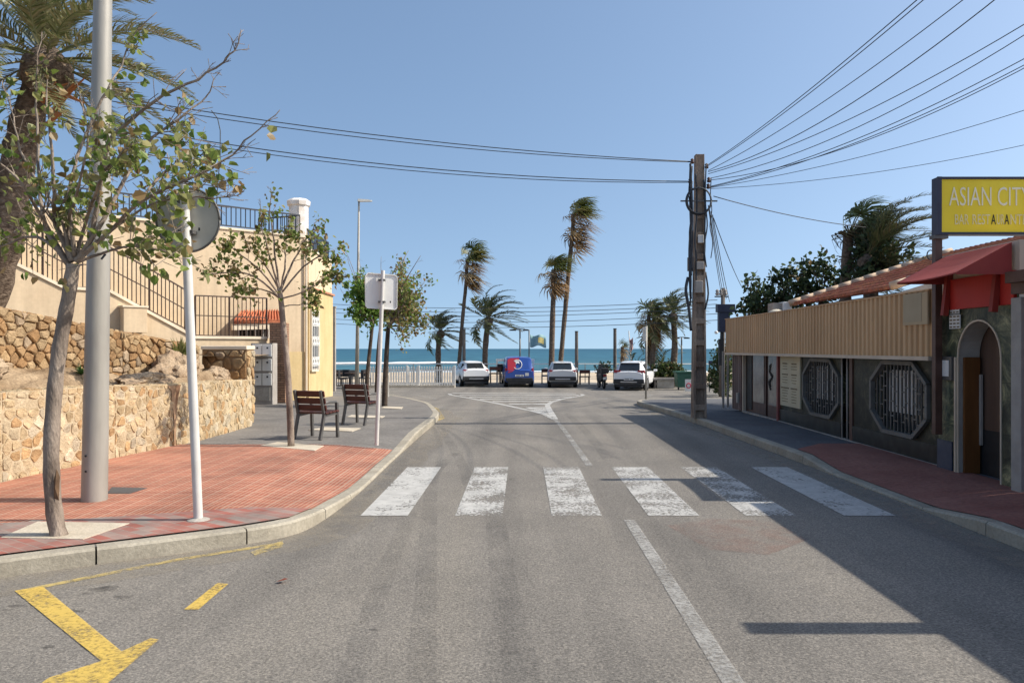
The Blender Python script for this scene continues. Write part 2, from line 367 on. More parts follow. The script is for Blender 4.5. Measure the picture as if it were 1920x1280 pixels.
M['wood'] = mat('weathered_post', (.10, .085, .075), (.17, .145, .125), 6, .9, .4, 20, stretch=(1, 1, .3))
M['binGreen'] = mat('green_plastic', (.02, .075, .05), (.03, .10, .065), 5, .55); M['signred'] = mat('red_print', (.5, .02, .06), None)
M['rock'] = mat('rock', (.25, .17, .11), (.48, .365, .25), 2.2, .95, 1.0, 9, spec=.1, bdist=.08, fine=.3)
M['teal'] = mat('flag_cloth', (.20, .34, .36), (.26, .40, .42), 2, .8); M['ochre'] = mat('flag_emblem', (.50, .42, .16), None)
M['foam'] = mat('sea_foam', (.80, .82, .82), (.9, .9, .9), 1, .9)
# ================================================================ GROUND, ROAD, SEA
def profile(y):
    if y < 49: return zg(y)-.06
    pts = [(49, -.63), (56, -1.1), (90, -1.6), (128, -2.2), (150, -3.0), (320, -8)]
    for (a, za), (b, zb) in zip(pts, pts[1:]):
        if y <= b: return za+(zb-za)*(y-a)/(b-a)
    return -6
g = MB(); ys = [-300, -60, -10, 0, 10, 17, 20, 23, 26, 29, 32, 35, 38, 41, 44, 49, 52, 56, 65, 80, 90, 110, 128, 136, 150, 230, 320]
g.strip([[V((x, y, profile(y))) for x in (-2500, -400, -80, -40, 0, 40, 80, 400, 2500)] for y in ys])
structure(g.build('ground', M['sand']))
s = MB(); s.strip([[V((x, y, -2.2)) for x in (-26000, -800, 0, 800, 26000)] for y in (105, 400, 1500, 26000)])
structure(s.build('sea', M['sea']))
wv = MB()
for k in range(26):
    y0 = 128+rnd.uniform(0, 6) if k > 12 else 185+rnd.uniform(0, 26); x0 = rnd.uniform(-60, 30) if k > 12 else rnd.uniform(-58, -34); L = rnd.uniform(8, 26); pts = []
    n = 14
    for i in range(n+1):
        t = i/n; w = (.15+(.5 if k > 12 else 1.3)*math.sin(math.pi*t))*rnd.uniform(.6, 1.2)
        yy = y0+1.5*noise.noise(V((x0+t*L, y0, 0))*.12)
        pts.append([V((x0+t*L, yy-w/2, -2.17)), V((x0+t*L, yy, -2.17+(.12 if k > 12 else .35)*math.sin(math.pi*t))), V((x0+t*L, yy+w/2, -2.17))])
    wv.strip(pts)
o = stuff(wv.build('surf', M['foam'], smooth=True)); tag(o, 'white surf breaking along the beach', 'surf')
YS = [-14, -8, 0, 4, 8, 12, 16]+[16.5+.5*i for i in range(61)]+[46.9]
r = MB(); r.strip([[V((x, y, zg(y))) for x in (-60, -20, -5, 0, 5, 20, 60)] for y in YS])
structure(r.build('road', M['asphalt']))
pr = MB(); pr.strip([[V((x, y, z)) for x in (-60, -20, 0, 20, 60)] for y, z in ((46.9, zg(46)-.02), (46.9, zg(46)+.10), (50.2, zg(46)+.10), (50.2, -1.4))])
structure(pr.build('promenade', M['concrete']))
# ---- pavements: stations along the kerb, flat-run inland, dropped at the crossing
def interp(pts, step=.35):
    out = []
    for a, b in zip(pts, pts[1:]):
        a, b = V(a), V(b); n = max(1, int((b-a).length/step))
        out += [a.lerp(b, i/n) for i in range(n)]
    out.append(V(pts[-1])); return out
def smoothpts(pts, it=2):
    pts = [V(p) for p in pts]
    for _ in range(it):
        q = [pts[0]]
        for a, b in zip(pts, pts[1:]): q += [a.lerp(b, .25), a.lerp(b, .75)]
        q.append(pts[-1]); pts = q
    return pts
def drop(y, a, b, soft):   # 1 inside the dropped-kerb length
    return max(0, min(1, (y-a)/soft))*max(0, min(1, (b-y)/soft))
KL = smoothpts([(-5.7, -8), (-5.7, 3.6), (-5.5, 4.6), (-3.96, 5.81), (-2.86, 6.5), (-2.18, 6.98), (-2.0, 7.5), (-1.95, 9.35), (-2.0, 11.5), (-2.03, 15.4), (-2.02, 17.6), (-2.1, 19.5), (-2.5, 21.9), (-2.95, 24.6), (-3.6, 26.8), (-4.6, 30), (-6.2, 34), (-9, 37), (-15, 39.2), (-45, 41)])
KR = smoothpts([(4.3, -8), (4.3, 6.5), (4.24, 11.15), (4.1, 15), (3.95, 21), (3.84, 25), (3.9, 26.6), (4.4, 27.6), (6, 28.3), (10, 28.8), (45, 29.5)])
def hL(y): return .13-.10*drop(y, 7.3, 14.6, 2.0)
def hR(y): return .13-.10*drop(y, 7.2, 11.6, 1.0)
def zpave(x, y, side):
    hk = hL(y) if side < 0 else hR(y)
    xk = -2.0 if side < 0 else 4.24
    t = max(0, min(1, (abs(x-xk)-.2)/1.0))
    if side < 0 and y < 7: t = 1; hk = .13
    return zg(y)+hk+(.13-hk)*t
def pavement(K, side, far, name, m):
    mb = MB(); rows = []
    for p in interp(K, .25):
        x0 = p.x+side*.13; xs = [x0, x0+side*.35, x0+side*.8, x0+side*1.3, x0+side*2.2, far if (far-x0)*side > 2.6 else x0+side*2.8]
        rows.append([V((x, p.y, zpave(x, p.y, side))) for x in xs])
    mb.strip(rows); return structure(mb.build(name, m))
pavement(KL, -1, -34, 'pavement', M['grey_pave'])
pavement(KR, 1, 34, 'pavement', M['shade_pave'])
def kerb(K, side, hf, y0, y1, m):
    mb = MB(); pts = interp(K, .16); acc = 0; seg = []
    def flush(seg):
        if len(seg) < 2: return
        rows = []
        for p, nrm in seg:
            zt = zg(p.y)+hf(p.y)+.004; q = p+nrm*.15
            rows.append([V((p.x, p.y, zg(p.y)-.05)), V((p.x, p.y, zt-.02)), V((p.x, p.y, zt))+nrm.to_3d()*.02, V((q.x, q.y, zt)), V((q.x, q.y, zg(p.y)-.05))])
        b = len(mb.v); mb.strip(rows, (1, 1, 1)); n = 5
        mb.f.append([b+i for i in range(n)]); mb.c.append((1, 1, 1)); e = b+(len(rows)-1)*n
        mb.f.append([e+i for i in range(n)][::-1]); mb.c.append((1, 1, 1))
    for i, p in enumerate(pts[:-1]):
        t = (pts[i+1]-pts[i]).normalized(); nrm = V((-t.y, t.x)) if side < 0 else V((t.y, -t.x))
        p2 = V((p.x, p.y)); seg.append((p2, V((nrm.x, nrm.y)))); acc += (pts[i+1]-p).length
        if acc > 1.0:
            q = pts[i+1]; e = V((q.x, q.y))-V((t.x, t.y))*.014
            seg.append((e, V((nrm.x, nrm.y)))); flush(seg); seg = []; acc = 0
    flush(seg); return structure(mb.build('kerb', m))
kerb([V((p.x, p.y)) for p in KL], -1, hL, 0, 0, M['kerb'])
kerb([V((p.x, p.y)) for p in KR], 1, hR, 0, 0, M['kerb'])
def sheet_over(name, poly_rows, side, m, lift=.004):
    mb = MB(); rows = []
    for (xa, xb, y) in poly_rows:
        rows.append([V((xa+(xb-xa)*i/8, y, 0)) for i in range(9)])
    rr = []
    for a, b in zip(rows, rows[1:]):
        n = max(1, int(abs(b[0].y-a[0].y)/.4))
        for i in range(n): rr.append([p.lerp(q, i/n) for p, q in zip(a, b)])
    rr.append(rows[-1])
    for r_ in rr:
        for p in r_: p.z = zpave(p.x, p.y, side)+lift
    mb.strip(rr); return structure(mb.build(name, m))
# red ribbed tiles left, checkered band by the kerb, red tiles right
sheet_over('tactile_paving', [(-6.6, -5.0, 6.3), (-6.6, -3.55, 7.1), (-6.4, -2.9, 7.32), (-6.3, -2.13, 7.75), (-6.2, -2.11, 9.35), (-6.0, -2.15, 11.5), (-5.75, -2.17, 12.8)], -1, M['ribbed'], .010)
sheet_over('checkered_paving', [(-5.0, -4.5, 5.62), (-5.0, -3.3, 6.42), (-5.0, -2.55, 6.92), (-3.9, -2.2, 7.25), (-2.75, -2.14, 7.75)], -1, M['check'], .015)
sheet_over('red_paving', [(4.43, 5.75, -6), (4.43, 5.75, 6.5), (4.38, 5.75, 11.0), (4.36, 5.75, 12.2), (5.0, 5.75, 12.9)], 1, M['red_pave'], .012)
# ---- road markings
def marking(name, quads, m, lift=.005):
    mb = MB()
    for q in quads: mb.face([V((p[0], p[1], zg(p[1])+lift)) for p in q])
    return structure(mb.build(name, m))
ZX = [(-1.68, -1.19), (-.70, -.21), (.30, .82), (1.30, 1.83), (2.31, 2.83), (3.33, 3.86)]
for i, (a, b) in enumerate(ZX):
    marking('crossing_stripe', [[(a, 7.95), (b, 7.95), (b, 11.2), (a, 11.2)]], M['white_paint'] if i in (0, 5) else M['white_worn'])
marking('centre_line', [[(1.04, 1.5), (1.16, 1.5), (1.13, 7.75), (1.02, 7.75)]], M['white_line'])
def polyline(pts, w):
    q = []
    pts = [V((p[0], p[1])) for p in pts]
    fine = []
    for a, b in zip(pts, pts[1:]):
        k = max(1, int((b-a).length/.5)); fine += [a.lerp(b, i/k) for i in range(k)]
    fine.append(pts[-1]); pts = fine
    for a, b in zip(pts, pts[1:]):
        t = (b-a).normalized(); n = V((-t.y, t.x))*w/2
        q.append([(a-n), (b-n), (b+n), (a+n)])
    return [[(p.x, p.y) for p in k] for k in q]
def gp(px, py): p = G(px, py); return (p.x, p.y)
marking('centre_line', polyline([gp(1105, 873), gp(1085, 845), gp(1062, 812), gp(1040, 786)], .10), M['white_line'])
outl = polyline([gp(1040, 786), gp(1022, 777), gp(1000, 771), gp(972, 765), gp(940, 758), gp(905, 751), gp(872, 745), gp(846, 740.5), gp(842, 738)], .17)
outl += polyline([gp(1040, 786), gp(1031, 770), gp(1026, 760), gp(1033, 754), gp(1055, 748), gp(1078, 744), gp(1094, 741), gp(1090, 739)], .17)
marking('island_outline', outl, M['white_paint'], .007)
marking('island_tip', [[gp(1040, 786), gp(1027, 763), gp(985, 764)]], M['white_worn'], .008)
hat = []
for (x0, y0, x1, y1) in ((848, 737, 1080, 738), (862, 740.5, 1085, 740.8), (880, 744.2, 1072, 744), (900, 748, 1050, 747.6), (924, 752.5, 1034, 752), (955, 758, 1028, 757.5)):
    hat += polyline([gp(x0, y0), gp(x1, y1)], .62)
marking('island_hatching', hat, M['white_paint'], .008)
marking('lane_line', polyline([gp(775, 740), gp(800, 744), gp(818, 747.5)], .14), M['white_line'])
marking('lane_line', polyline([gp(1120, 750), gp(1143, 745.5), gp(1160, 744)], .14), M['white_line'])
marking('lane_line', polyline([gp(1210, 742), gp(1224, 741)], .14), M['white_paint'])
marking('bay_line', polyline([gp(530, 1018), gp(330, 1050), gp(180, 1080), gp(40, 1108)], .075), M['yellow_faint'])
marking('bay_line', [[gp(530, 1014), gp(530, 1026), gp(478, 1042), gp(470, 1036)]], M['yellow_faint'], .008)
marking('bay_line', [[gp(27, 1108), gp(80, 1100), gp(228, 1222), gp(283, 1197), gp(298, 1200), gp(240, 1250), gp(192, 1290), gp(60, 1296), gp(90, 1272), gp(190, 1240)]], M['yellow_paint'], .006)
marking('bay_line', [[gp(345, 1143), gp(408, 1093), gp(428, 1095), gp(372, 1143)]], M['yellow_paint'])
marking('kerb_paint', [[gp(812, 762), gp(822, 766), gp(834, 784), gp(822, 789)]], M['yellow_faint'])
# tyre tracks
def track(pts, w, name='tyre_track', m='tyre_mark', lift=.0025):
    pts = smoothpts(pts, 3); rows = []
    for i, p in enumerate(pts):
        t = (pts[min(i+1, len(pts)-1)]-pts[max(i-1, 0)]).normalized(); n = V((-t.y, t.x))*w/2
        rows.append([V((p.x-n.x, p.y-n.y, zg(p.y)+lift)), V((p.x+n.x, p.y+n.y, zg(p.y)+lift))])
    mb = MB(); mb.strip(rows); structure(mb.build(name, M[m]))
track([gp(790, 1290), gp(800, 1060), gp(806, 930), gp(812, 885), gp(855, 848)], .16)
track([gp(985, 1290), gp(948, 1120), gp(932, 1000), gp(926, 930), gp(920, 885)], .2)
track([gp(825, 800), gp(850, 840), gp(872, 880), gp(880, 910)], .16)
track([gp(1062, 775), gp(1090, 800), gp(1118, 830), gp(1140, 860)], .18)
track([gp(650, 1290), gp(720, 1080), gp(770, 960)], .15)
for k_, (px, py, w_) in enumerate(((200, 1104, 60), (232, 1118, 45), (165, 1112, 30), (30, 1136, 34), (12, 1143, 24), (135, 1146, 40), (240, 1140, 24), (90, 1212, 26), (500, 1073, 12), (1290, 1130, 24), (1240, 1060, 20), (1560, 1075, 18), (700, 1180, 20))):
    c_ = G(px, py); kx = c_.y/F; pts = []
    for i in range(14):
        a = i*math.pi/7; r_ = w_*kx*(.5+.35*noise.noise(V((math.cos(a)*1.5, math.sin(a)*1.5, k_*3.1)))); pts.append((c_.x+r_*math.cos(a), c_.y+r_*.5*math.sin(a)))
    marking('road_stain', [pts], M['stain'], .0035)
def edge_strip(K, side, y0, y1, w):
    mb = MB(); rows = []; pts = [p for p in interp([V((p.x, p.y)) for p in K], .2) if y0 < p.y < y1]
    for i, p in enumerate(pts[:-1]):
        t = (pts[i+1]-p).normalized(); n = V((t.y, -t.x)) if side < 0 else V((-t.y, t.x)); ww_ = w*(1+.5*noise.noise(V((p.y*.9, side, 0))))
        rows.append([V((p.x+n.x*a, p.y+n.y*a, zg(p.y)+.003)) for a in (.0, ww_*.5, ww_)])
    mb.strip(rows); structure(mb.build('gutter_dust', M['dust']))
edge_strip(KL, -1, 2.5, 24, .5); edge_strip(KR, 1, 2.5, 26, .4)
marking('dusty_patch', [[gp(1250, 985), gp(1330, 972), gp(1440, 976), gp(1520, 1010), gp(1440, 1040), gp(1330, 1030)]], M['reddust'], .003)
# tree pits and covers on the pavement
def pit(name, pts, m, label=None, side=-1, lift=.012):
    mb = MB(); mb.prism([V((p[0], p[1], zpave(p[0], p[1], side)+.002)) for p in pts], (0, 0, lift)); return structure(mb.build(name, m))
def pp(px, py): p = G(px, py, .135); return (p.x, p.y)
q = [pp(-30, 1014), pp(165, 1018), pp(272, 980), pp(60, 976)]
pit('tree_pit', q, M['sandpit'])
c0 = sum((V(p) for p in q), V((0, 0)))/4
pit('tree_pit_soil', [(c0+(V(p)-c0)*.80)[:] for p in q], M['sandpit'], lift=.018)
for (a, b, c, d) in (((487, 836), (590, 845), (607, 836), (520, 829)), ((578, 806), (660, 809), (676, 803), (610, 801)), ((650, 782), (715, 784), (722, 780), (660, 778)), ((715, 765), (752, 767), (756, 763), (720, 762))):
    pit('tree_pit', [pp(*a), pp(*b), pp(*c), pp(*d)], M['sandpit'])
dc = MB(); 
q = [pp(200, 926), pp(243, 926), pp(276, 916), pp(210, 914)]
dc.prism([V((p[0], p[1], .139)) for p in q], (0, 0, .006))
o = dc.build('manhole_cover', M['greyframe'], org=(q[0][0], q[0][1], .14)); tag(o, 'dark rectangular access cover set in the red paving beside the lamp post', 'manhole cover')
# fallen leaf
lf = MB(); p = G(530, 1092); c = p+V((0, 0, .012))
lf.add([c+V((-.045, -.01, 0)), c+V((-.01, -.035, .012)), c+V((.045, -.005, .02)), c+V((.005, .03, .014))], [(0, 1, 2), (0, 2, 3)], (.35, .07, .03))
tag(lf.build('fallen_leaf', M['leaf'], org=p), 'single curled reddish brown leaf lying on the road', 'leaf')
# ================================================================ STONE WALLS (every stone modelled in the wall's mesh)
def clip(poly, a, b, c):      # keep a*x+b*y<=c
    out = []
    for i, p in enumerate(poly):
        q = poly[(i+1) % len(poly)]; dp = a*p[0]+b*p[1]-c; dq = a*q[0]+b*q[1]-c
        if dp <= 0: out.append(p)
        if dp*dq < 0:
            t = dp/(dp-dq); out.append((p[0]+(q[0]-p[0])*t, p[1]+(q[1]-p[1])*t))
    return out
def stones(mb, o, ux, uy, nrm, region, size, joint, hgt, pal, aspect=1.5, skip=.0, cut=.2):
    xs = [p[0] for p in region]; ys = [p[1] for p in region]
    x0, x1, y0, y1 = min(xs), max(xs), min(ys), max(ys); sw, sh = size*aspect, size
    nx, ny = int((x1-x0)/sw)+2, int((y1-y0)/sh)+2; sd = {}
    for i in range(-1, nx+1):
        for j in range(-1, ny+1):
            sd[i, j] = (x0+(i+.5*(j % 2)+rnd.uniform(-.38, .38))*sw, y0+(j+.5+rnd.uniform(-.36, .36))*sh)
    for (i, j), p in sd.items():
        if rnd.random() < skip: continue
        poly = [(p[0]-2*sw, p[1]-2*sh), (p[0]+2*sw, p[1]-2*sh), (p[0]+2*sw, p[1]+2*sh), (p[0]-2*sw, p[1]+2*sh)]
        for di in (-2, -1, 0, 1, 2):
            for dj in (-2, -1, 0, 1, 2):
                q = sd.get((i+di, j+dj))
                if q is None or q is p: continue
                ax, ay = q[0]-p[0], q[1]-p[1]; l = math.hypot(ax, ay)
                if l < 1e-6: continue
                poly = clip(poly, ax/l, ay/l, (ax*(p[0]+q[0])+ay*(p[1]+q[1]))/2/l-joint*rnd.uniform(.5, 1.2))
        for k, a in enumerate(region):
            b = region[(k+1) % len(region)]; ex, ey = b[0]-a[0], b[1]-a[1]; l = math.hypot(ex, ey)
            poly = clip(poly, ey/l, -ex/l, (ey*a[0]-ex*a[1])/l-.008)
        if len(poly) < 3: continue
        cx = sum(a[0] for a in poly)/len(poly); cy = sum(a[1] for a in poly)/len(poly)
        area = abs(sum(poly[k][0]*poly[(k+1) % len(poly)][1]-poly[(k+1) % len(poly)][0]*poly[k][1] for k in range(len(poly))))/2
        if area < size*size*.06: continue
        # round the corners off
        rp = []
        for k, a in enumerate(poly):
            b = poly[(k+1) % len(poly)]; rp += [(a[0]*(1-cut)+b[0]*cut, a[1]*(1-cut)+b[1]*cut), (a[0]*cut+b[0]*(1-cut), a[1]*cut+b[1]*(1-cut))]
        h = hgt*rnd.uniform(.5, 1.3); tx, ty = rnd.uniform(-.12, .12), rnd.uniform(-.12, .12)
        def pt(a, sc_, hh):
            u = cx+(a[0]-cx)*sc_; v = cy+(a[1]-cy)*sc_
            return o+ux*u+uy*v+nrm*(hh+((u-cx)*tx+(v-cy)*ty)*(1 if hh > 0 else 0)+rnd.uniform(-.004, .004))
        n = len(rp); c = list(rnd.choice(pal)); k_ = rnd.uniform(.8, 1.15); c = [x*k_ for x in c]
        vs = [pt(a, 1, -.01) for a in rp]+[pt(a, .95, h*.75) for a in rp]+[pt(a, .72, h) for a in rp]
        fs = [(k, (k+1) % n, n+(k+1) % n, n+k) for k in range(n)]+[(n+k, n+(k+1) % n, 2*n+(k+1) % n, 2*n+k) for k in range(n)]+[tuple(range(2*n, 3*n))]
        mb.add(vs, fs, c)
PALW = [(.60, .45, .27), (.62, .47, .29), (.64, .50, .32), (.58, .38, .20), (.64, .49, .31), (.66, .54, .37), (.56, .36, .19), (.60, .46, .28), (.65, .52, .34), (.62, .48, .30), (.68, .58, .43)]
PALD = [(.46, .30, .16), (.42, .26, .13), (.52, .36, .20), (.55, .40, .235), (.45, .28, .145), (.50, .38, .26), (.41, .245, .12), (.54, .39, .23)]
def stone_wall(name, label, pts, zb, zt, thick, size, joint, hgt, pal, mort, aspect=1.5, ends=False, skip=0.0, cut=.25):
    t = thing(name, (pts[0][0], pts[0][1], zb(pts[0][1])), label, 'stone wall')
    body = MB(); st = MB()
    rows = []
    for i, (p, z) in enumerate(zip(pts, zt)):
        a = V(pts[max(i-1, 0)]); b = V(pts[min(i+1, len(pts)-1)]); d = (b-a).normalized(); n = V((d.y, -d.x))
        p = V(p); q = p-n*thick; z0 = zb(p.y)-.3
        rows.append([V((p.x, p.y, z0)), V((p.x, p.y, z)), V((q.x, q.y, z)), V((q.x, q.y, z0))])
    body.strip(rows); body.face(rows[0]); body.face(rows[-1][::-1])
    body.build('mortar_body', mort, t)
    for i in range(len(pts)-1):
        a = V((pts[i][0], pts[i][1], 0)); b = V((pts[i+1][0], pts[i+1][1], 0)); ux = (b-a).normalized(); L = (b-a).length
        nrm = ux.cross(V((0, 0, 1)))
        stones(st, a, ux, V((0, 0, 1)), nrm, [(0, zb(a.y)-.02), (L, zb(b.y)-.02), (L, zt[i+1]), (0, zt[i])], size, joint, hgt, pal, aspect, skip, cut)
        # coping stones on top
        tw = [(0, -.0), (L, -.0), (L, thick), (0, thick)]
        stones(st, V((a.x, a.y, zt[i])), (V((b.x, b.y, zt[i+1]))-V((a.x, a.y, zt[i]))).normalized(), -nrm, V((0, 0, 1)), tw, size*1.2, joint*1.2, hgt*.5, pal, aspect)
    st.build('stone_facing', M['stone'], t)
    return t
LW = [(-6.5, 4.5), (-6.24, 9.2), (-5.95, 11.2), (-5.62, 13.3), (-5.62, 15.95)]
LZ = [1.2, 1.2, 1.19, 1.14, 1.08]
LWf, LZf = [], []
for (a_, b_), (za_, zb_) in zip(zip(LW, LW[1:]), zip(LZ, LZ[1:])):
    for i in range(3):
        t = i/3; LWf.append((a_[0]+(b_[0]-a_[0])*t, a_[1]+(b_[1]-a_[1])*t)); LZf.append(za_+(zb_-za_)*t+rnd.uniform(-.03, .02))
LWf.append(LW[-1]); LZf.append(1.08)
w = stone_wall('stone_wall', 'low pale sandstone retaining wall running along the red paving', LWf, lambda y: .13, LZf, .4, .125, .010, .009, PALW, M['mortar'], 1.4, skip=.08, cut=.14)
m_ = MB(); yc_ = 12.62; xw = lambda y: lerp_x(y)+.016
def lerp_x(y):
    for a, b in zip(LW, LW[1:]):
        if a[1] <= y <= b[1]: return a[0]+(b[0]-a[0])*(y-a[1])/(b[1]-a[1])
zs_ = [.14, .35, .55, .75, .92, 1.05, 1.13]; ww = [.02, .025, .03, .05, .08, .13, .16]
m_.strip([[V((xw(yc_-w*(1+.3*math.sin(i*2.3))), yc_-w*(1+.3*math.sin(i*2.3)), z)), V((xw(yc_+w), yc_+w, z))] for i, (z, w) in enumerate(zip(zs_, ww))])
m_.build('rust_streak', mat('rust_stained_stone', (.20, .11, .06), (.42, .28, .17), 6, .95, .8, 25, stretch=(1, 1, .3)), w)
UW = [(-8.6, 6.5), (-7.55, 11), (-6.95, 13.3), (-6.45, 15.3)]
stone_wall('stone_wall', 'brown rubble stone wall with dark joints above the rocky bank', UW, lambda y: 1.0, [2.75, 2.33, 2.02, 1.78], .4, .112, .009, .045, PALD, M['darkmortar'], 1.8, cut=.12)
rw = thing('stone_wall', (-6.1, 16.0, 1.05), 'short shaded rubble wall between the bank and the letterbox cabinet', 'stone wall')
b_ = MB(); b_.box((-6.19, 16.15, 1.2), (.92, .42, 1.02)); b_.build('mortar_body', M['darkmortar'], rw)
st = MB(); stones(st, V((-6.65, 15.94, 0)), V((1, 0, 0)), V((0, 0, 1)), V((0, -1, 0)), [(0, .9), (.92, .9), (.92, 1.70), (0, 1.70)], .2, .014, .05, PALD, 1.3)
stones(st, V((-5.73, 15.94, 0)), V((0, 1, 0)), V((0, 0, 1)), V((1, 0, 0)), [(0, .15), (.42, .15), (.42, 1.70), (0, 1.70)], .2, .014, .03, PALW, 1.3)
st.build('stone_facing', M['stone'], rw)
c_ = MB(); c_.box((-6.19, 16.15, 1.75), (.96, .50, .08)); c_.build('coping', M['trimwall'], rw, bevel=.015)
# rocky bank between both walls, planted bed above
def lerp_path(path, y):
    for a, b in zip(path, path[1:]):
        if a[1] <= y <= b[1]:
            t = (y-a[1])/(b[1]-a[1]); return a[0]+(b[0]-a[0])*t
    return path[0][0] if y < path[0][1] else path[-1][0]
mb = MB(); rows = []; y = 6.6
while y < 16.3:
    xa = lerp_path(LW, y)-.3; xb = lerp_path(UW, min(y, 15.3))-.1; row = []
    for i in range(29):
        t = i/28; x = xa+(xb-xa)*t
        z = 1.10+.12*t+.45*t**2*max(0, (13.5-y)/6)
        n1 = noise.noise(V((x*1.3, y*.45, 0))); n2 = noise.noise(V((x*6, y*1.2, 3))); ledge = abs(noise.noise(V((x*3.5, y*.3, 7))))
        z += (.16*n1+.07*n2+.12*ledge)*min(1, t*5+.15)
        row.append(V((x, y, z)))
    rows.append(row); y += .1
mb.strip(rows); structure(mb.build('rocky_bank', M['earth']))
mb = MB(); mb.strip([[V((-8.7, 6.5, 2.3)), V((-16, 10, 2.6))], [V((-7.7, 11, 1.95)), V((-15, 16, 2.1))], [V((-6.6, 15.3, 1.6)), V((-10.5, 21.5, 1.6))], [V((-5.9, 16.4, 1.55)), V((-7.9, 24, 1.55))]])
structure(mb.build('garden_bed', M['earth']))
def boulder(c, r, label, seed):
    bm = bmesh.new(); bmesh.ops.create_icosphere(bm, subdivisions=4, radius=1)
    mb = MB()
    for v in bm.verts:
        n = v.co.normalized(); k = 1+.35*noise.noise(n*1.3+V((seed, 0, 0)))+.22*noise.noise(n*3.1+V((0, seed, 0)))+.14*abs(noise.noise(n*7))
        v.co = V((n.x*r[0], n.y*r[1], n.z*r[2]))*k
    mb.add([v.co+V(c) for v in bm.verts], [tuple(x.index for x in f.verts) for f in bm.faces]); bm.free()
    tag(mb.build('boulder', M['rock'], org=c, smooth=True, sharp=25), label, 'boulder', 'boulders on the bank')
boulder((-6.42, 14.1, 1.30), (.36, .62, .33), 'large tan boulder on the bank right below the spiky plant', 1.0)
boulder((-6.25, 12.7, 1.18), (.3, .75, .15), 'long flat rock slab lying on the bank behind the low wall', 5.0)
boulder((-6.05, 15.2, 1.17), (.24, .34, .2), 'small boulder at the foot of the short shaded wall', 9.0)
boulder((-7.2, 9.9, 1.45), (.3, .6, .22), 'rough rock on the bank near the left end of the rubble wall', 3.0)
# ================================================================ BEIGE HOUSE WITH OUTSIDE STAIR
A1 = V((-7.65, 27)); U = V((-.742, -.670)); NN = V((.670, -.742)); HT = 5.63
house = thing('beige_house', (-12, 28, .1), 'beige two storey house with yellow corner, roof railing and outside stair', 'house')
def FWL(px):
    k = (px-CX)/F; t = (k*A1.y-A1.x)/(U.x-k*U.y); return A1+U*t
mb = MB(); q = A1+U*15
mb.prism([V((p[0], p[1], -.2)) for p in ((A1.x, A1.y), (q.x, q.y), (q.x-8, q.y+9), (-16, 36), (-8.6, 31.0), (-7.75, 28))], (0, 0, HT+.2))
mb.build('wall', M['beige'], house)
mb = MB(); BX = -7.60
mb.prism([V((BX, 27.25, 3.93)), V((BX-.13, 31.1, 3.93)), V((-12, 33, 3.93)), V((-12, 27.6, 3.93))], (0, 0, 1.30)); mb.build('upper_wing', M['beige'], house)
mb = MB(); mb.prism([V((BX+.03, 27.2, -.3)), V((BX-.10, 31.16, -.3)), V((-12, 33.1, -.3)), V((-12, 27.6, -.3))], (0, 0, 4.15)); mb.build('lower_wing', M['yellowwall'], house)
mb = MB(); mb.prism([V((BX+.10, 27.15, 3.86)), V((BX-.03, 31.22, 3.86)), V((-12, 33.2, 3.86)), V((-12, 27.6, 3.86))], (0, 0, .07)); mb.build('cornice', M['ledge_shadow'], house)
mb = MB(); 
a, b = A1+NN*.05, q+NN*.05
mb.prism([V((a.x, a.y, HT)), V((b.x, b.y, HT)), V((b.x, b.y, HT))-V((NN.x, NN.y, 0))*.35, V((a.x, a.y, HT))-V((NN.x, NN.y, 0))*.35], (0, 0, .07))
mb.prism([V((BX+.05, 27.2, 5.24)), V((BX-.08, 31.16, 5.24)), V((-8.2, 31.4, 5.24)), V((-8.1, 27.6, 5.24))], (0, 0, .06)); mb.build('parapet_cap', M['trimwall'], house)
mb = MB(); a_, b_ = FWL(528), FWL(571.5)
mb.prism([V((a_.x, a_.y, -.2)), V((b_.x, b_.y, -.2)), V((b_.x, b_.y, 1.62)), V((a_.x, a_.y, 1.62))], V((NN.x, NN.y, 0))*.02); mb.build('yellow_band', M['yellowwall'], house)
# drain pipe at the joint
mb = MB(); mb.tube([(A1.x+.06, A1.y-.06, .2), (A1.x+.06, A1.y-.06, HT)], .04, 8); mb.build('drainpipe', M['trimwall'], house)
def on_wall(px, off):      # point of the facade (offset off towards the street) seen in column px
    p0 = A1+NN*off; k = (px-CX)/F
    t = (k*p0.y-p0.x)/(U.x-k*U.y); return p0+U*t
def FW(px, py, off): p = on_wall(px, off); return V((p.x, p.y, H-(py-CY)*p.y/F))
def railing(mb, top, bot, step, r=.012, rail=.022, mid=None):
    """bars between two polylines given as lists of points"""
    for a, b in zip(top, top[1:]): mb.bar(a, b, rail*2, rail*2)
    for a, b in zip(bot, bot[1:]): mb.bar(a, b, rail*1.6, rail*1.6)
    if mid is not None:
        for (a, b), (c, d) in zip(zip(top, top[1:]), zip(bot, bot[1:])): mb.bar(a.lerp(c, mid), b.lerp(d, mid), rail*1.5, rail*1.5)
    for (a, b), (c, d) in zip(zip(top, top[1:]), zip(bot, bot[1:])):
        n = max(1, int((b-a).length/step))
        for i in range(n+1): mb.bar(a.lerp(b, i/n), c.lerp(d, i/n), r*2, r*2)
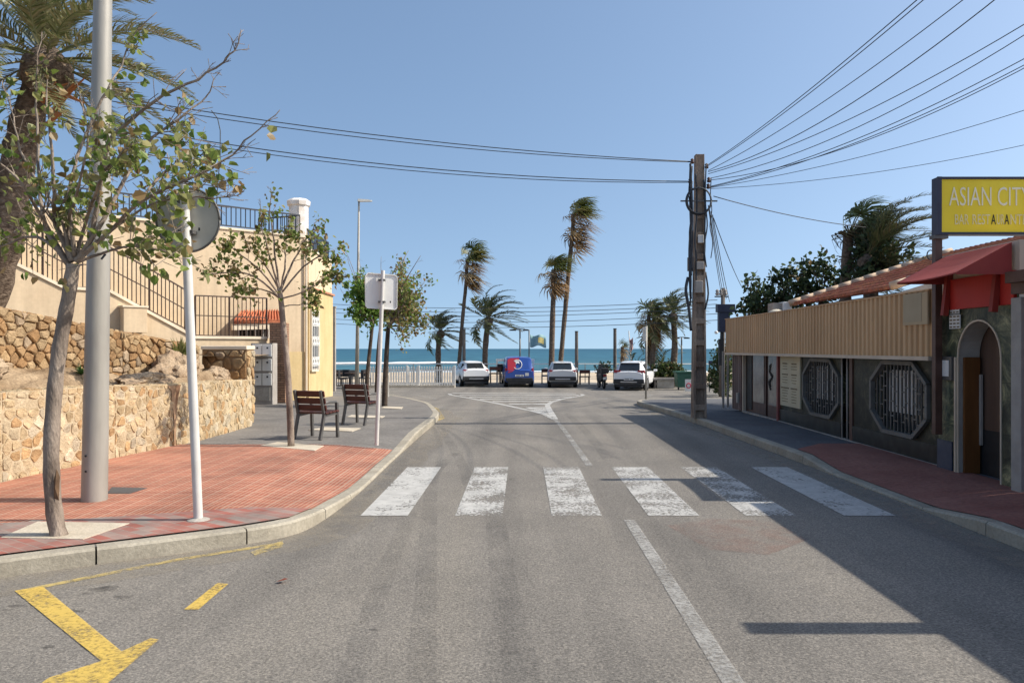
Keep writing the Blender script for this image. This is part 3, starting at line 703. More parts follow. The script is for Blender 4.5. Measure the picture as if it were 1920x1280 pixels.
# roof railing
mb = MB(); off = -.22
T = [FW(x, y, off) for x, y in ((-60, 345), (40, 358), (415, 398), (562, 416))]; B = [V((p.x, p.y, HT+.16)) for p in T]
for p in T: p.z = HT+.80
railing(mb, T, B, .16, .013, .024)
e = T[-1]; f = V((-9.6, 27.9, e.z)); railing(mb, [e, f], [V((e.x, e.y, HT+.16)), V((f.x, f.y, HT+.16))], .16, .013, .024)
e = V((BX-.12, 27.5, 6.0)); f = V((BX-.24, 31.0, 6.0)); h_ = V((-9.5, 31.5, 6.0))
railing(mb, [e, f, h_], [V((p.x, p.y, 5.36)) for p in (e, f, h_)], .16, .013, .024)
mb.build('roof_railing', M['rail_dark'], house)
# round chimney with cap
c = P(560, 440, 28.3); mb = MB(); mb.lathe((c.x, c.y, HT-.1), [(.36, 0), (.36, 1.42), (.42, 1.46), (.44, 1.60), (.40, 1.63), (.30, 1.70), (.05, 1.72)], 10); mb.build('chimney', mat('chimney_render', (.60, .52, .44), (.80, .77, .74), 2.5, .9, .3, 30), house)
# lattice window on the street side
gx = BX+.06
fr = MB(); y0, y1, z0, z1 = 27.34, 28.25, .95, 3.1
for a, b in (((gx, y0, z0), (gx, y1, z0)), ((gx, y0, z1), (gx, y1, z1)), ((gx, y0, z0), (gx, y0, z1)), ((gx, y1, z0), (gx, y1, z1))): fr.bar(a, b, .09, .09)
wn = fr.build('window', M['trimwall'], house)
pn = MB(); pn.box((gx-.02, (y0+y1)/2, (z0+z1)/2), (.02, y1-y0-.05, z1-z0-.05)); pn.build('pane', M['black'], wn)
gr = MB(); k = 4
for i in range(k+1):
    yy = y0+(y1-y0)*i/k; gr.bar((gx+.05, yy, z0), (gx+.05, yy, z1), .035)
for zz in (z0+.32, z0+1.05, z0+1.75):
    for i in range(k):
        yc = y0+(y1-y0)*(i+.5)/k; gr.tube([V((gx+.055, yc+.10*math.cos(a), zz+.11*math.sin(a))) for a in [j*math.pi/5 for j in range(11)]], .022, 5)
    for dz in (-.15, .15): gr.bar((gx+.05, y0, zz+dz), (gx+.05, y1, zz+dz), .022)
gr.build('grille', M['white_metal'], wn)
# outside stair: stringer wall, coping, landing; all in the plane OFF m before the facade
OFF = 1.3
line = [(-120, 428), (0, 482), (120, 541), (165, 544), (205, 547), (347, 624), (364, 634), (500, 635)]
top = [FW(x, y, OFF) for x, y in line]; n3 = V((NN.x, NN.y, 0))
mb = MB()
mb.prism(top+[V((top[-1].x, top[-1].y, .3)), V((top[0].x, top[0].y, .3))], -n3*1.28)
stair = mb.build('staircase', M['beige'], house)
mb = MB()
for a, b in zip(top, top[1:]): mb.bar(a+V((0, 0, .03))-n3*.06, b+V((0, 0, .03))-n3*.06, .22, .08)
mb.build('stringer_coping', M['trimwall'], stair)
def rail_on(ptsT, ptsB, name):
    mb = MB(); T = [FW(x, y, OFF-.06) for x, y in ptsT]; B = [FW(x, y, OFF-.06) for x, y in ptsB]
    railing(mb, T, B, .125, .011, .02, .5)
    for a, b in zip(T, B): mb.bar(a, b-V((0, 0, .12)), .045)
    mb.build(name, M['rail_brown'], stair)
rail_on([(-100, 325), (30, 398), (80, 426), (125, 452), (165, 453), (205, 463), (280, 504), (347, 543)], [(-100, 436), (30, 494), (80, 518), (125, 538), (165, 539), (205, 545), (280, 581), (347, 616)], 'stair_railing')
rail_on([(366, 554), (430, 556.5), (500, 559)], [(366, 628), (430, 630), (500, 632)], 'gallery_railing')
# dark grilled window below the little tiled porch roof, porch pillar of narrow brick
d_ = 25.0
pw = MB(); a = FW(447, 606, .06); b = FW(503, 606, .06)
pw.prism([a, b, FW(503, 634, .06), FW(447, 634, .06)], n3*.02); wn = pw.build('window', M['darkint'], house)
pf = MB()
for x in (447, 462, 478, 492, 503): pf.bar(FW(x, 606, .1), FW(x, 634, .1), .05)
pf.bar(FW(447, 606, .1), FW(503, 606, .1), .06); pf.build('bars', M['paleplate'], wn)
pr_ = MB(); a = V((-9.6, 25.6, 0)); 
R0, R1 = FW(452, 584, .1), FW(527, 582, .1); E0, E1 = FW(437, 602, 1.1), FW(531, 600, 1.1)
nb = 16
for i in range(nb):
    t0, t1 = i/nb, (i+.86)/nb; k_ = rnd.uniform(.8, 1.15)
    a, b, c, d = R0.lerp(R1, t0), R0.lerp(R1, t1), E0.lerp(E1, t1), E0.lerp(E1, t0); up = V((0, 0, .07))
    m1, m2 = (a+b)/2+up, (c+d)/2+up
    pr_.add([a, m1, b, c, m2, d], [(0, 1, 4, 5), (1, 2, 3, 4), (3, 4, 5)], (k_, k_, k_))
pr_.prism([R0-V((0, 0, .02)), R1-V((0, 0, .02)), E1-V((0, 0, .02)), E0-V((0, 0, .02))], (0, 0, -.07), (.8, .8, .8))
porch = pr_.build('porch_roof', M['tile'], house)
mb = MB(); mb.bar(E0-V((0, 0, .18))-n3*.1, E1-V((0, 0, .18))-n3*.1, .12, .2); mb.build('porch_beam', M['trimwall'], porch)
c = P(521, 700, 24.6); mb = MB(); mb.box((c.x, 24.75, 1.28), (.50, .42, 2.56)); mb.build('porch_pillar', M['brick'], house)
# letterbox/meter cabinet
cab = thing('meter_cabinet', (P(489, 700, 23.6).x, 23.6, .1), 'grey wall cabinet with three rows of white meter doors beside the brick pillar', 'meter cabinet')
cx = P(491, 700, 23.6).x; wd = .62
mb = MB(); mb.box((cx-.01, 23.85, .95), (wd+.04, .46, 1.9)); mb.build('housing', M['lightgrey'], cab)
for r_ in range(3):
    zc = H-(657+27*r_-CY)*23.6/F
    for k in range(2):
        mb = MB(); mb.box((cx-.155+k*.31, 23.6, zc), (.285, .03, .37)); dr = mb.build('door', M['white_metal'], cab, bevel=.008)
        mb = MB(); mb.box((cx-.155+k*.31+.02, 23.58, zc+.08), (.05, .02, .05)); mb.build('lock', M['plastic'], dr)
mb = MB(); mb.box((cx, 23.60, .33), (.5, .02, .4)); mb.build('base_panel', M['concrete'], cab)
# small service box on the stair wall
p = FW(250, 600, OFF+.22); bx = thing('service_box', p, 'small beige service box jutting from the stair wall above the rubble wall', 'service box')
mb = MB(); mb.box(p, (.62, .42, .72), rz=math.atan2(U.y, U.x)); mb.build('housing', M['beige'], bx, bevel=.01)
mb = MB(); mb.box(p+V((0, 0, .38)), (.68, .48, .05), rz=math.atan2(U.y, U.x)); mb.build('lid', M['trimwall'], bx)
# TV aerial with bent cable on the roof
ae = thing('roof_aerial', FW(405, 395, -.6), 'thin wire mast with small cross bars standing on the house roof', 'aerial')
c = FW(405, 400, -.6); kx = c.y/F
mb = MB(); mb.tube([FW(x, y, -.6) for x, y in ((404, 420), (408, 350), (413, 290), (413, 245), (408, 222), (396, 207))], .016, 5); mb.build('mast', M['cable'], ae)
for y in (340, 352, 366): mb = MB(); mb.bar(FW(400, y, -.6), FW(416, y, -.6), .015); mb.build('cross_bar', M['cable'], ae)
# ================================================================ LEFT STREET FURNITURE
# tall lamp column at the wall
b0 = G(177, 938, .135); lp = thing('lamp_post', b0, 'thick tapering galvanised lamp column on the red paving behind the nearest tree', 'lamp post')
tp = P(193, 0, b0.y); dx = (tp.x-b0.x)/(tp.z-b0.z); 
zz = [0, .5, 1.5, 3, 5, 7, 8.6]; mb = MB(); mb.tube([V((b0.x+dx*z, b0.y, b0.z+z)) for z in zz], [.126, .124, .117, .106, .09, .075, .062], 24); mb.build('column', M['galv'], lp, smooth=True, sharp=40)
for z_ in (.46, .62): mb = MB(); mb.disc((b0.x-.02, b0.y-.124, z_), (0, 1, 0), .011, .012, 8); mb.build('bolt', M['plastic'], lp)
mb = MB(); tz = b0+V((dx*8.6, 0, 8.6)); mb.tube([tz, tz+V((.5, 0, .25)), tz+V((1.3, 0, .3))], [.05, .045, .04], 10); mb.build('arm', M['galv'], lp, smooth=True)
mb = MB(); mb.box(tz+V((1.6, 0, .3)), (.7, .26, .1)); mb.build('lamp_head', M['signback'], lp, bevel=.03)
mb = MB(); mb.tube([P(190, 486, b0.y-.125), P(198, 476, b0.y-.125)], .012, 6); mb.build('cable_clip', M['cable'], lp)
# round sign on a leaning post
b0 = G(372, 976, .135); t0 = P(345, 347, b0.y); sg = thing('traffic_sign', b0, 'round traffic sign seen from its grey back on a leaning white post', 'traffic sign')
mb = MB(); mb.tube([b0, t0], .041, 16); mb.build('post', M['paleplate'], sg, smooth=True, sharp=40)
mb = MB(); mb.lathe(b0-V((0, 0, .005)), [(.11, 0), (.10, .02), (.05, .035)], 16); mb.build('footing', M['concrete'], sg)
c = P(353, 413, b0.y+.075); mb = MB(); mb.disc(c, (0, 1, 0), .297, .012, 48); pl = mb.build('sign_plate', M['signback'], sg)
mb = MB(); mb.tube([c+V((.297*math.cos(a), -.008, .297*math.sin(a))) for a in [i*math.pi/24 for i in range(49)]], .011, 6); mb.build('rim', M['greyframe'], pl, smooth=True)
for z in (.17, -.12):
    mb = MB(); cc = b0.lerp(t0, ((c.z+z)-b0.z)/(t0.z-b0.z)); mb.box(cc+V((0, .03, 0)), (.14, .09, .035)); mb.build('bracket', M['greyframe'], sg, bevel=.004)
mb = MB(); mb.box(c+V((.105, -.0075, -.085)), (.016, .002, .028)); mb.build('stamp', M['plastic'], pl)
# rectangular sign plate(s) from behind
b0 = G(706, 834, .135); t0 = P(718, 507, b0.y); sg = thing('traffic_sign', b0, 'square traffic sign seen from its pale back on a white post by the benches', 'traffic sign')
mb = MB(); mb.tube([b0, t0], .034, 14); mb.build('post', M['paleplate'], sg, smooth=True, sharp=40)
mb = MB(); y = b0.y+.06
pts = [P(x_, y_, y+(x_-715)*.0026) for x_, y_ in ((685, 518), (690, 512), (741, 516), (744.5, 519), (744, 577), (741, 580), (689, 577), (686, 573))]
mb.prism(pts, (0, .012, 0)); pl = mb.build('sign_plate', M['white_metal'], sg)
mb = MB()
for a, b in zip(pts, pts[1:]+pts[:1]): mb.bar(a-V((0, .01, 0)), b-V((0, .01, 0)), .016, .016)
mb.build('rim', M['white_metal'], pl)
mb = MB(); mb.box(P(713, 545, y-.02), (.035, .03, .36)); mb.build('stiffener', M['white_metal'], pl)
for yy in (525, 566):
    mb = MB(); mb.box(P(716, yy, y-.045), (.11, .09, .03)); mb.build('bracket', M['greyframe'], sg)
mb = MB(); mb.box(P(732, 566, y-.003), (.02, .003, .03)); mb.build('stamp', M['plastic'], pl)
# distant street lamp
b0 = G(669, 729, .1); d = b0.y; sl = thing('lamp_post', b0, 'slim street lamp with a flat head turned right, beyond the green tree', 'lamp post')
mb = MB(); mb.tube([b0, P(671, 560, d), P(673, 378, d)], [.12, .08, .05], 12); mb.build('column', M['galv'], sl, smooth=True)
mb = MB(); a = P(672, 375, d); mb.prism([a+V((-.04, -.12, -.1)), a+V((.7, -.1, -.08)), a+V((.74, 0, -.02)), a+V((.5, 0, .04)), a+V((-.04, 0, .07))], (0, .24, 0)); mb.build('lamp_head', M['signback'], sl, bevel=.02)
# ---- single seat benches
def make_bench(loc, rz, label):
    t = thing('park_seat', loc, label, 'seat', 'single wooden seats on the pavement', rz)
    W, D, hs, hb = .62, .44, .44, .86
    for sx in (-1, 1):
        x = sx*(W/2-.04)
        mb = MB(); mb.bar((x, -.10, 0), (x, .02, hs), .045, .05); mb.bar((x, .02, hs), (x, -.09, hb), .045, .05); mb.build('back_leg', M['greyframe'], t, local=True)
        mb = MB(); mb.bar((x, D, 0), (x, D-.03, .62), .045, .05); mb.build('front_leg', M['greyframe'], t, local=True)
        mb = MB(); mb.tube([(x, D-.03, .60), (x, D-.05, .635), (x, .15, .645), (x, -.03, .63)], .02, 8); mb.build('armrest', M['greyframe'], t, local=True, smooth=True)
        mb = MB(); mb.bar((x, 0, hs-.03), (x, D-.02, hs-.01), .035, .04); mb.build('side_rail', M['greyframe'], t, local=True)
    for i in range(3):
        z = .50+i*.125; y = .035-(z-hs)*.26; m = Matrix.Rotation(R(14), 3, 'X')
        mb = MB(); mb.box((0, y, z+.05), (W+.02, .032, .108), M=m); mb.build('back_slat', M['slat'], t, local=True, bevel=.008)
    for i in range(4):
        mb = MB(); mb.box((0, .06+i*.105, hs+.018+i*.006), (W+.02, .092, .03)); mb.build('seat_slat', M['slat'], t, local=True, bevel=.008)
    return t
b1 = G(603, 826, .13); b2 = G(571, 822, .13); c = V((b1.x-.27, b1.y+.12, b1.z))
bench = make_bench((b1.x-.26, b1.y+.24, .135), R(-20), 'brown slatted seat with metal arms standing beside the slim tree on the left pavement')
b2 = G(642, 796, .13); b3 = G(690, 798, .13)
dup(bench, ((b2.x+b3.x)/2, (b2.y+b3.y)/2+.1, .13), R(-22), 'brown slatted seat farther along the pavement, beside the post of the square sign')
# ================================================================ TREES AND PALMS
WIND = V((1, .12, 0))
def leaf(mb, p, d, up, s, c):
    d = d.normalized(); x = d.cross(up)
    if x.length < 1e-3: x = d.cross(V((1, 0, 0)))
    x.normalize(); n = x.cross(d); w = s*.42; k = rnd.uniform(.05, .3)*s; cr = rnd.uniform(-.25, .15)*s
    vs = [p, p-x*w+d*s*.3+n*k, p-x*w*.75+d*s*.7+n*k*.8, p+d*s+n*cr, p+x*w*.75+d*s*.7+n*k*.8, p+x*w+d*s*.3+n*k]
    mb.add(vs, [(0, 1, 2, 3), (0, 3, 4, 5)], c)
def rv(s=1): return V((rnd.gauss(0, s), rnd.gauss(0, s), rnd.gauss(0, s)))
GREENS = [(.15, .22, .04), (.19, .25, .05), (.23, .28, .07), (.11, .17, .035), (.27, .28, .10), (.19, .19, .06), (.32, .29, .12)]
LUSH = [(.13, .24, .04), (.17, .28, .05), (.10, .19, .03), (.21, .30, .07)]
BROWNS = [(.28, .19, .08), (.34, .24, .11), (.21, .14, .06)]
def leafcol(pb=.12, g=GREENS):
    c = rnd.choice(BROWNS) if rnd.random() < pb else rnd.choice(g); k = rnd.uniform(.75, 1.25); return [x*k for x in c]
def cluster(mb, p, n, s, spread, pb=.12, hang=.3, g=GREENS, wind=.5):
    for _ in range(n):
        d = rv(.8)+WIND*wind+V((0, 0, -hang)); leaf(mb, p+rv(spread), d, rv()+V((0, 0, 1)), s*rnd.uniform(.65, 1.25), leafcol(pb, g))
def subpath(path, n):
    path = [V(p) for p in path]; out = []
    for i in range(len(path)-1):
        p0, p1, p2, p3 = path[max(i-1, 0)], path[i], path[i+1], path[min(i+2, len(path)-1)]
        for k in range(n):
            t = k/n; out.append(.5*((2*p1)+(p2-p0)*t+(2*p0-5*p1+4*p2-p3)*t*t+(3*p1-p0-3*p2+p3)*t*t*t))
    out.append(path[-1]); return out
def limb(mw, ml, path, r0, r1, twigs, lf, jit=.02, t0=.25, twl=.45, bare=.8, depth=1, pb=.12, g=GREENS, wind=.35, hang=.3, tl=.93):
    """branch with side twigs and leaf clusters; lf=(leaves per cluster, leaf size, spread)"""
    path = subpath(path, 4); n = len(path)
    path = [p+rv(jit)*(i/n) for i, p in enumerate(path)]
    L = sum((b-a).length for a, b in zip(path, path[1:]))
    mw.tube(path, [r0+(r1-r0)*i/(n-1) for i in range(n)], 6)
    for k in range(twigs):
        t = rnd.uniform(t0, .98); i = min(n-2, int(t*(n-1))); p = path[i]; tan = (path[i+1]-path[i]).normalized()
        d = (tan*.7+rv(.6)+V((0, 0, .25))+WIND*wind).normalized(); l = twl*rnd.uniform(.4, 1.2)*(1 if t < .75 else .55)
        e = p+d*l; m_ = p+d*l*.5+rv(l*.06)
        rr = max(.0035, (r0+(r1-r0)*t)*.42)
        mw.tube([p, m_, e], [rr, rr*.7, .003], 4, cap=False)
        if depth > 1:
            for _ in range(2):
                q = p+d*l*rnd.uniform(.3, .9); d2 = (d+rv(.6)).normalized(); mw.tube([q, q+d2*l*.5], [rr*.5, .0025], 4, cap=False)
                if rnd.random() < bare and t < tl: cluster(ml, q+d2*l*.45, lf[0], lf[1], lf[2], pb, hang, g)
        if rnd.random() < bare and t < tl:
            cluster(ml, e, lf[0], lf[1], lf[2], pb, hang, g)
            if rnd.random() < .5: cluster(ml, m_, max(1, lf[0]//2), lf[1], lf[2], pb, hang, g)
def PX(pts, d): return [P(x, y, d+dd) for x, y, dd in [(p+(0,))[:3] for p in pts]]
# ---- nearest tree
b0 = G(110, 1004, .14); d = b0.y
tr = thing('street_tree', b0, 'nearest slim street tree with thin wind-blown crown in a pale square pit', 'tree', 'young street trees')
mw, ml, mt = MB(), MB(), MB()
tp = subpath(PX([(112, 1010), (102, 960), (96, 860), (101, 750), (112, 650), (128, 560), (137, 495)], d), 4)
n = len(tp); mt.tube(tp, [(.080 if i == 0 else .067-.015*i/n)*(1+.05*math.sin(i*2.1)) for i in range(n)], 12); trunk = mt.build('trunk', M['bark'], tr, smooth=True)
mt = MB(); a = P(104, 905, d-.055)
mt.add([a+V((x, y, z)) for x, y, z in ((-.018, .006, -.13), (.022, .012, -.15), (.030, .012, .05), (.008, .004, .12), (-.018, .008, .03), (.002, -.010, -.04))], [(0, 1, 5), (1, 2, 5), (2, 3, 5), (3, 4, 5), (4, 0, 5)]); mt.build('bark_scar', M['scar'], trunk)
LIMBS = [([(128, 495), (97, 450), (83, 417), (75, 355, .1), (70, 250, .2), (68, 150, .2), (78, 60, .3)], .035, 9, 1),
 ([(136, 490), (118, 450), (103, 412), (100, 342, -.2), (92, 220, -.3), (88, 150, -.3)], .04, 11, 1),
 ([(142, 490), (165, 460), (180, 400), (201, 275, -.2), (235, 235, -.3), (289, 191, -.4), (370, 148, -.4), (430, 104, -.4), (454, 60, -.4)], .035, 18, .9),
 ([(150, 480), (195, 410), (242, 322, .3), (286, 259, .4), (336, 222, .4), (386, 181, .5), (402, 150, .5)], .03, 14, .9),
 ([(150, 485), (210, 430), (260, 380, -.3), (330, 345, -.4), (370, 329, -.4), (423, 299, -.4), (470, 255, -.5), (527, 205, -.5)], .026, 9, .6),
 ([(140, 480), (132, 400), (134, 336, .4), (161, 249, .5), (202, 168, .5), (228, 124, .6), (249, 67, .6), (292, 24, .6)], .028, 12, .75),
 ([(120, 480), (90, 430), (45, 350, -.4), (-20, 290, -.5), (-60, 260, -.5)], .026, 12, .9),
 ([(118, 478), (70, 445), (20, 455, .3), (-40, 480, .4)], .022, 12, 1),
 ([(148, 490), (200, 440), (280, 385, .1), (350, 370, .1), (410, 372, .1), (432, 364, .1)], .018, 11, .9),
 ([(145, 492), (205, 470), (255, 462, -.5), (300, 470, -.6), (340, 490, -.6)], .018, 12, 1),
 ([(140, 490), (160, 420), (185, 345, -.6), (215, 300, -.8), (250, 270, -.9)], .025, 14, 1),
 ([(135, 480), (128, 420), (150, 340, -.5), (165, 260, -.6), (150, 180, -.6)], .022, 12, 1),
 ([(130, 480), (110, 400), (45, 300, .5), (25, 220, .5), (5, 150, .6)], .022, 10, 1),
 ([(150, 480), (230, 410), (300, 330, .6), (350, 300, .8), (390, 285, .8)], .022, 14, 1)]
for pts, r0, tw, bare in LIMBS:
    limb(mw, ml, PX(pts, d), r0*.78, .0035, int(tw*1.45), (2, .074, .04), .008, .3, .30, bare*.78, 2, .10, wind=.45, hang=.75, tl=.62 if pts[-1][0] > 390 else .9)
for (x, y, s) in ((170, 450, 50), (300, 420, 60), (250, 360, 70), (360, 300, 50), (160, 400, 60), (230, 300, 60), (320, 460, 45), (400, 320, 35), (60, 430, 50), (285, 270, 60), (340, 265, 45), (120, 330, 60), (350, 360, 55)):
    for _ in range(9):
        p = P(x+rnd.gauss(0, s*.5), y+rnd.gauss(0, s*.45), d+rnd.gauss(0, .45)); e = p+rv(.12); mw.tube([p, e], [.004, .002], 4, cap=False); cluster(ml, e, 3, .085, .05, .12, .75)
mw.build('branches', M['bark'], tr, smooth=True); ml.build('foliage', M['leaf'], tr)
# ---- second slim tree
b0 = G(545, 836, .14); d = b0.y
tr = thing('street_tree', b0, 'slim street tree with sparse yellowish leaves beside the nearer seat', 'tree', 'young street trees')
mw, ml, mt = MB(), MB(), MB()
tp = subpath(PX([(546, 838), (543, 760), (539, 690), (532, 620), (528, 575), (524, 540)], d), 4); n = len(tp)
mt.tube(tp, [.058-.016*i/n for i in range(n)], 10); mt.build('trunk', M['bark'], tr, smooth=True)
for pts, r0, tw in (([(526, 560), (480, 520), (430, 510), (372, 522)], .02, 14), ([(526, 555), (490, 510), (440, 470), (415, 455)], .02, 12), ([(524, 545), (505, 480), (492, 430), (485, 375)], .02, 6),
                    ([(524, 545), (515, 470), (508, 400), (510, 350)], .02, 6), ([(526, 545), (550, 490), (580, 440), (602, 405)], .022, 12), ([(527, 550), (570, 500), (620, 470), (628, 490)], .018, 16),
                    ([(527, 560), (560, 550), (600, 530), (640, 520)], .016, 13), ([(526, 545), (535, 490), (532, 450), (545, 430)], .018, 10), ([(526, 560), (500, 545), (460, 540), (440, 545)], .016, 12), ([(528, 575), (560, 570), (585, 568)], .012, 9), ([(524, 545), (500, 500), (480, 480), (450, 440)], .016, 10)):
    dz = rnd.uniform(-.7, .7)
    limb(mw, ml, PX([(x, y, dz*i/3) for i, (x, y) in enumerate(pts)], d), r0, .004, tw, (4, .075, .05), .015, .4, .30, .85, 2, .2, hang=.7)
mw.build('branches', M['bark'], tr, smooth=True); ml.build('foliage', M['leaf'], tr)
# ---- three bushier trees near the corner
def bushy(base, trunk, crown, label, dens, pb, wind, bare, r=.085, leafs=.11):
    d = base.y; tr = thing('street_tree', base, label, 'tree', 'street trees near the corner')
    mw, ml, mt = MB(), MB(), MB()
    tp = subpath([base]+PX(trunk, d), 4); n = len(tp); mt.tube(tp, [r-(r*.35)*i/n for i in range(n)], 10); mt.build('trunk', M['barkdark'], tr, smooth=True)
    f = tp[-1]
    for (x, y) in crown:
        e = P(x, y, d+rnd.uniform(-1.1, 1.1)); m_ = f.lerp(e, .45)+rv(.12)+V((0, 0, -.05))
        limb(mw, ml, [f, f.lerp(m_, .5), m_, e], r*.4, .006, dens, (5, leafs, .10), .03, .35, .6, bare, 2, pb, LUSH if pb < .3 else GREENS, wind)
    mw.build('branches', M['bark'], tr, smooth=True); ml.build('foliage', M['leaf'], tr)
bushy(G(688, 731, .1), [(689, 700), (694, 650), (699, 605)], [(645, 460), (640, 500), (638, 540), (650, 480), (660, 560), (680, 560), (630, 520), (665, 520), (682, 500), (650, 580), (672, 470), (695, 540), (670, 500), (690, 570)], 'street tree with dense bright green leaves beside the yellow house corner', 10, .03, .2, .95, .12, .19)
bushy(G(707, 735, .1), [(708, 690), (711, 640), (716, 600)], [(715, 480), (735, 500), (760, 475), (745, 540), (755, 560), (775, 520), (730, 560), (700, 520), (755, 510), (720, 530)], 'thin-trunked street tree half hidden behind the square sign', 12, .12, .4, .85, .12, .14)
bushy(G(721, 763, .1), [(722, 720), (725, 660), (728, 612)], [(790, 480), (795, 530), (770, 560), (780, 590), (750, 590), (742, 500), (765, 470), (735, 580), (790, 560), (755, 540), (770, 520), (760, 500)], 'wind-burnt street tree with brownish crown swept to the right', 13, .32, .7, .85, .09, .10)
# ---- palms
def frond(mb, b, d0, L, wind, droop, nl, ll, lw, cf, mr=None, taper=True):
    n = 12; p = V(b); v = V(d0).normalized(); pts = [p.copy()]; st = L/n
    for i in range(n):
        t = (i+1)/n; v = (v+WIND*wind*t*.35+V((0, 0, -droop*t*.35))).normalized(); p = p+v*st; pts.append(p.copy())
    (mr or mb).tube(pts, [max(.004, .022*L/2.5*(1-i/(n+1))) for i in range(n+1)], 4, cf(), cap=False)
    for k in range(nl):
        t = .12+.88*k/nl; f = t*n; i = min(n-1, int(f)); q = pts[i].lerp(pts[i+1], f-i); tan = (pts[i+1]-pts[i]).normalized()
        side = tan.cross(V((0, 0, 1)))
        if side.length < .05: side = tan.cross(V((0, 1, 0)))
        side.normalize(); up = side.cross(tan)
        for s in (-1, 1):
            l = ll*(math.sin(math.pi*min(1, t*.9+.12))*.8+.25)*rnd.uniform(.8, 1.15)
            dd = (side*s*.75+tan*.75+up*.25+rv(.12)).normalized(); e1 = q+dd*l*.5; dd2 = (dd+WIND*wind*.55+V((0, 0, -.22))).normalized(); e2 = e1+dd2*l*.5
            w = up.cross(dd).normalized()*lw/2; c = cf()
            mb.add([q-w*.6, q+w*.6, e1+w, e1-w, e2], [(0, 1, 2, 3), (3, 2, 4)], c)
def fan(mb, b, d0, pl, fr, wind, droop, cf, nseg=16, lw=.06):
    n = 5; p = V(b); v = V(d0).normalized(); pts = [p.copy()]
    for i in range(n):
        v = (v+WIND*wind*.16+V((0, 0, -droop*.10))).normalized(); p = p+v*pl/n; pts.append(p.copy())
    mb.tube(pts, .018, 4, cf(), cap=False); t = v; side = t.cross(V((0, 0, 1)))
    if side.length < .05: side = V((0, 1, 0))
    side.normalize(); up = side.cross(t); c0 = cf()
    for k in range(nseg):
        a = R(-115+230*k/(nseg-1)); dd = (t*math.cos(a)+side*math.sin(a)+up*rnd.uniform(-.1, .25)).normalized()
        l = fr*rnd.uniform(.8, 1.1); e1 = p+dd*l*.45; d2 = (dd+WIND*wind*.9+V((0, 0, -.25-droop*.3))).normalized(); e2 = e1+d2*l*.35; e3 = e2+(d2+WIND*wind*.5+V((0, 0, -.5))).normalized()*l*.25
        w = up.cross(dd).normalized()*lw*fr/2; kk = rnd.uniform(.8, 1.2); c = [x*kk for x in c0]
        mb.add([p-w*.3, p+w*.3, e1+w, e1-w, e2+w*.6, e2-w*.6, e3], [(0, 1, 2, 3), (3, 2, 4, 5), (5, 4, 6)], c)
def colfn(pal, lo=.75, hi=1.25):
    def f():
        c = rnd.choice(pal); k = rnd.uniform(lo, hi); return [x*k for x in c]
    return f
DG = colfn([(.10, .125, .05), (.13, .15, .07), (.16, .175, .085), (.07, .095, .04), (.22, .21, .11)])
WG = colfn([(.10, .12, .025), (.14, .15, .035), (.075, .10, .025), (.18, .16, .05)])
DB = colfn([(.30, .19, .08), (.24, .14, .06), (.36, .25, .12), (.16, .10, .045), (.40, .29, .15)])
OLIVE = colfn([(.21, .21, .10), (.28, .265, .145), (.15, .17, .07), (.25, .215, .11), (.12, .145, .05)])  # pale olive frond colours
def trunk_mesh(path, r0, r1, n=10, rough=.06, sub=6):
    tp = subpath(path, sub); k = len(tp); mb = MB()
    mb.tube([p+rv(.004) for p in tp], [(r0+(r1-r0)*i/k)*(1+rnd.uniform(-rough, rough)) for i in range(k)], n); return mb
def date_palm(base, path, label, L, nf, wind, ll, lw, r, cf, nl=34, group='palms by the sea', droop=.38, seed=0, xneg=.75):
    rnd.seed(seed+100); t = thing('date_palm', base, label, 'palm', group)
    trunk_mesh([base]+path, r, r*.85, 10, .1).build('trunk', M['palmbark'], t, smooth=True)
    c = path[-1]; mb = MB()
    mb.lathe(c-V((0, 0, r*2.2)), [(r*.9, 0), (r*1.5, r), (r*1.4, r*2), (r*.5, r*3)], 9, (.10, .07, .045)); mc = MB()
    for i in range(nf):
        az = 2*math.pi*(i*.381966); el = R(80-115*((i+.5)/nf)+rnd.uniform(-8, 8)); d0 = V((math.cos(az)*math.cos(el), math.sin(az)*math.cos(el), math.sin(el)))
        if d0.x < 0: d0.x *= xneg
        frond(mc, c+d0*r*.8, d0, L*rnd.uniform(.8, 1.1), wind*rnd.uniform(.7, 1.2), droop, nl, ll, lw, cf)
    cr = mc.build('crown', M['palmleaf'], t); mb.build('frond_boot', M['palmbark'], cr, smooth=True); return t
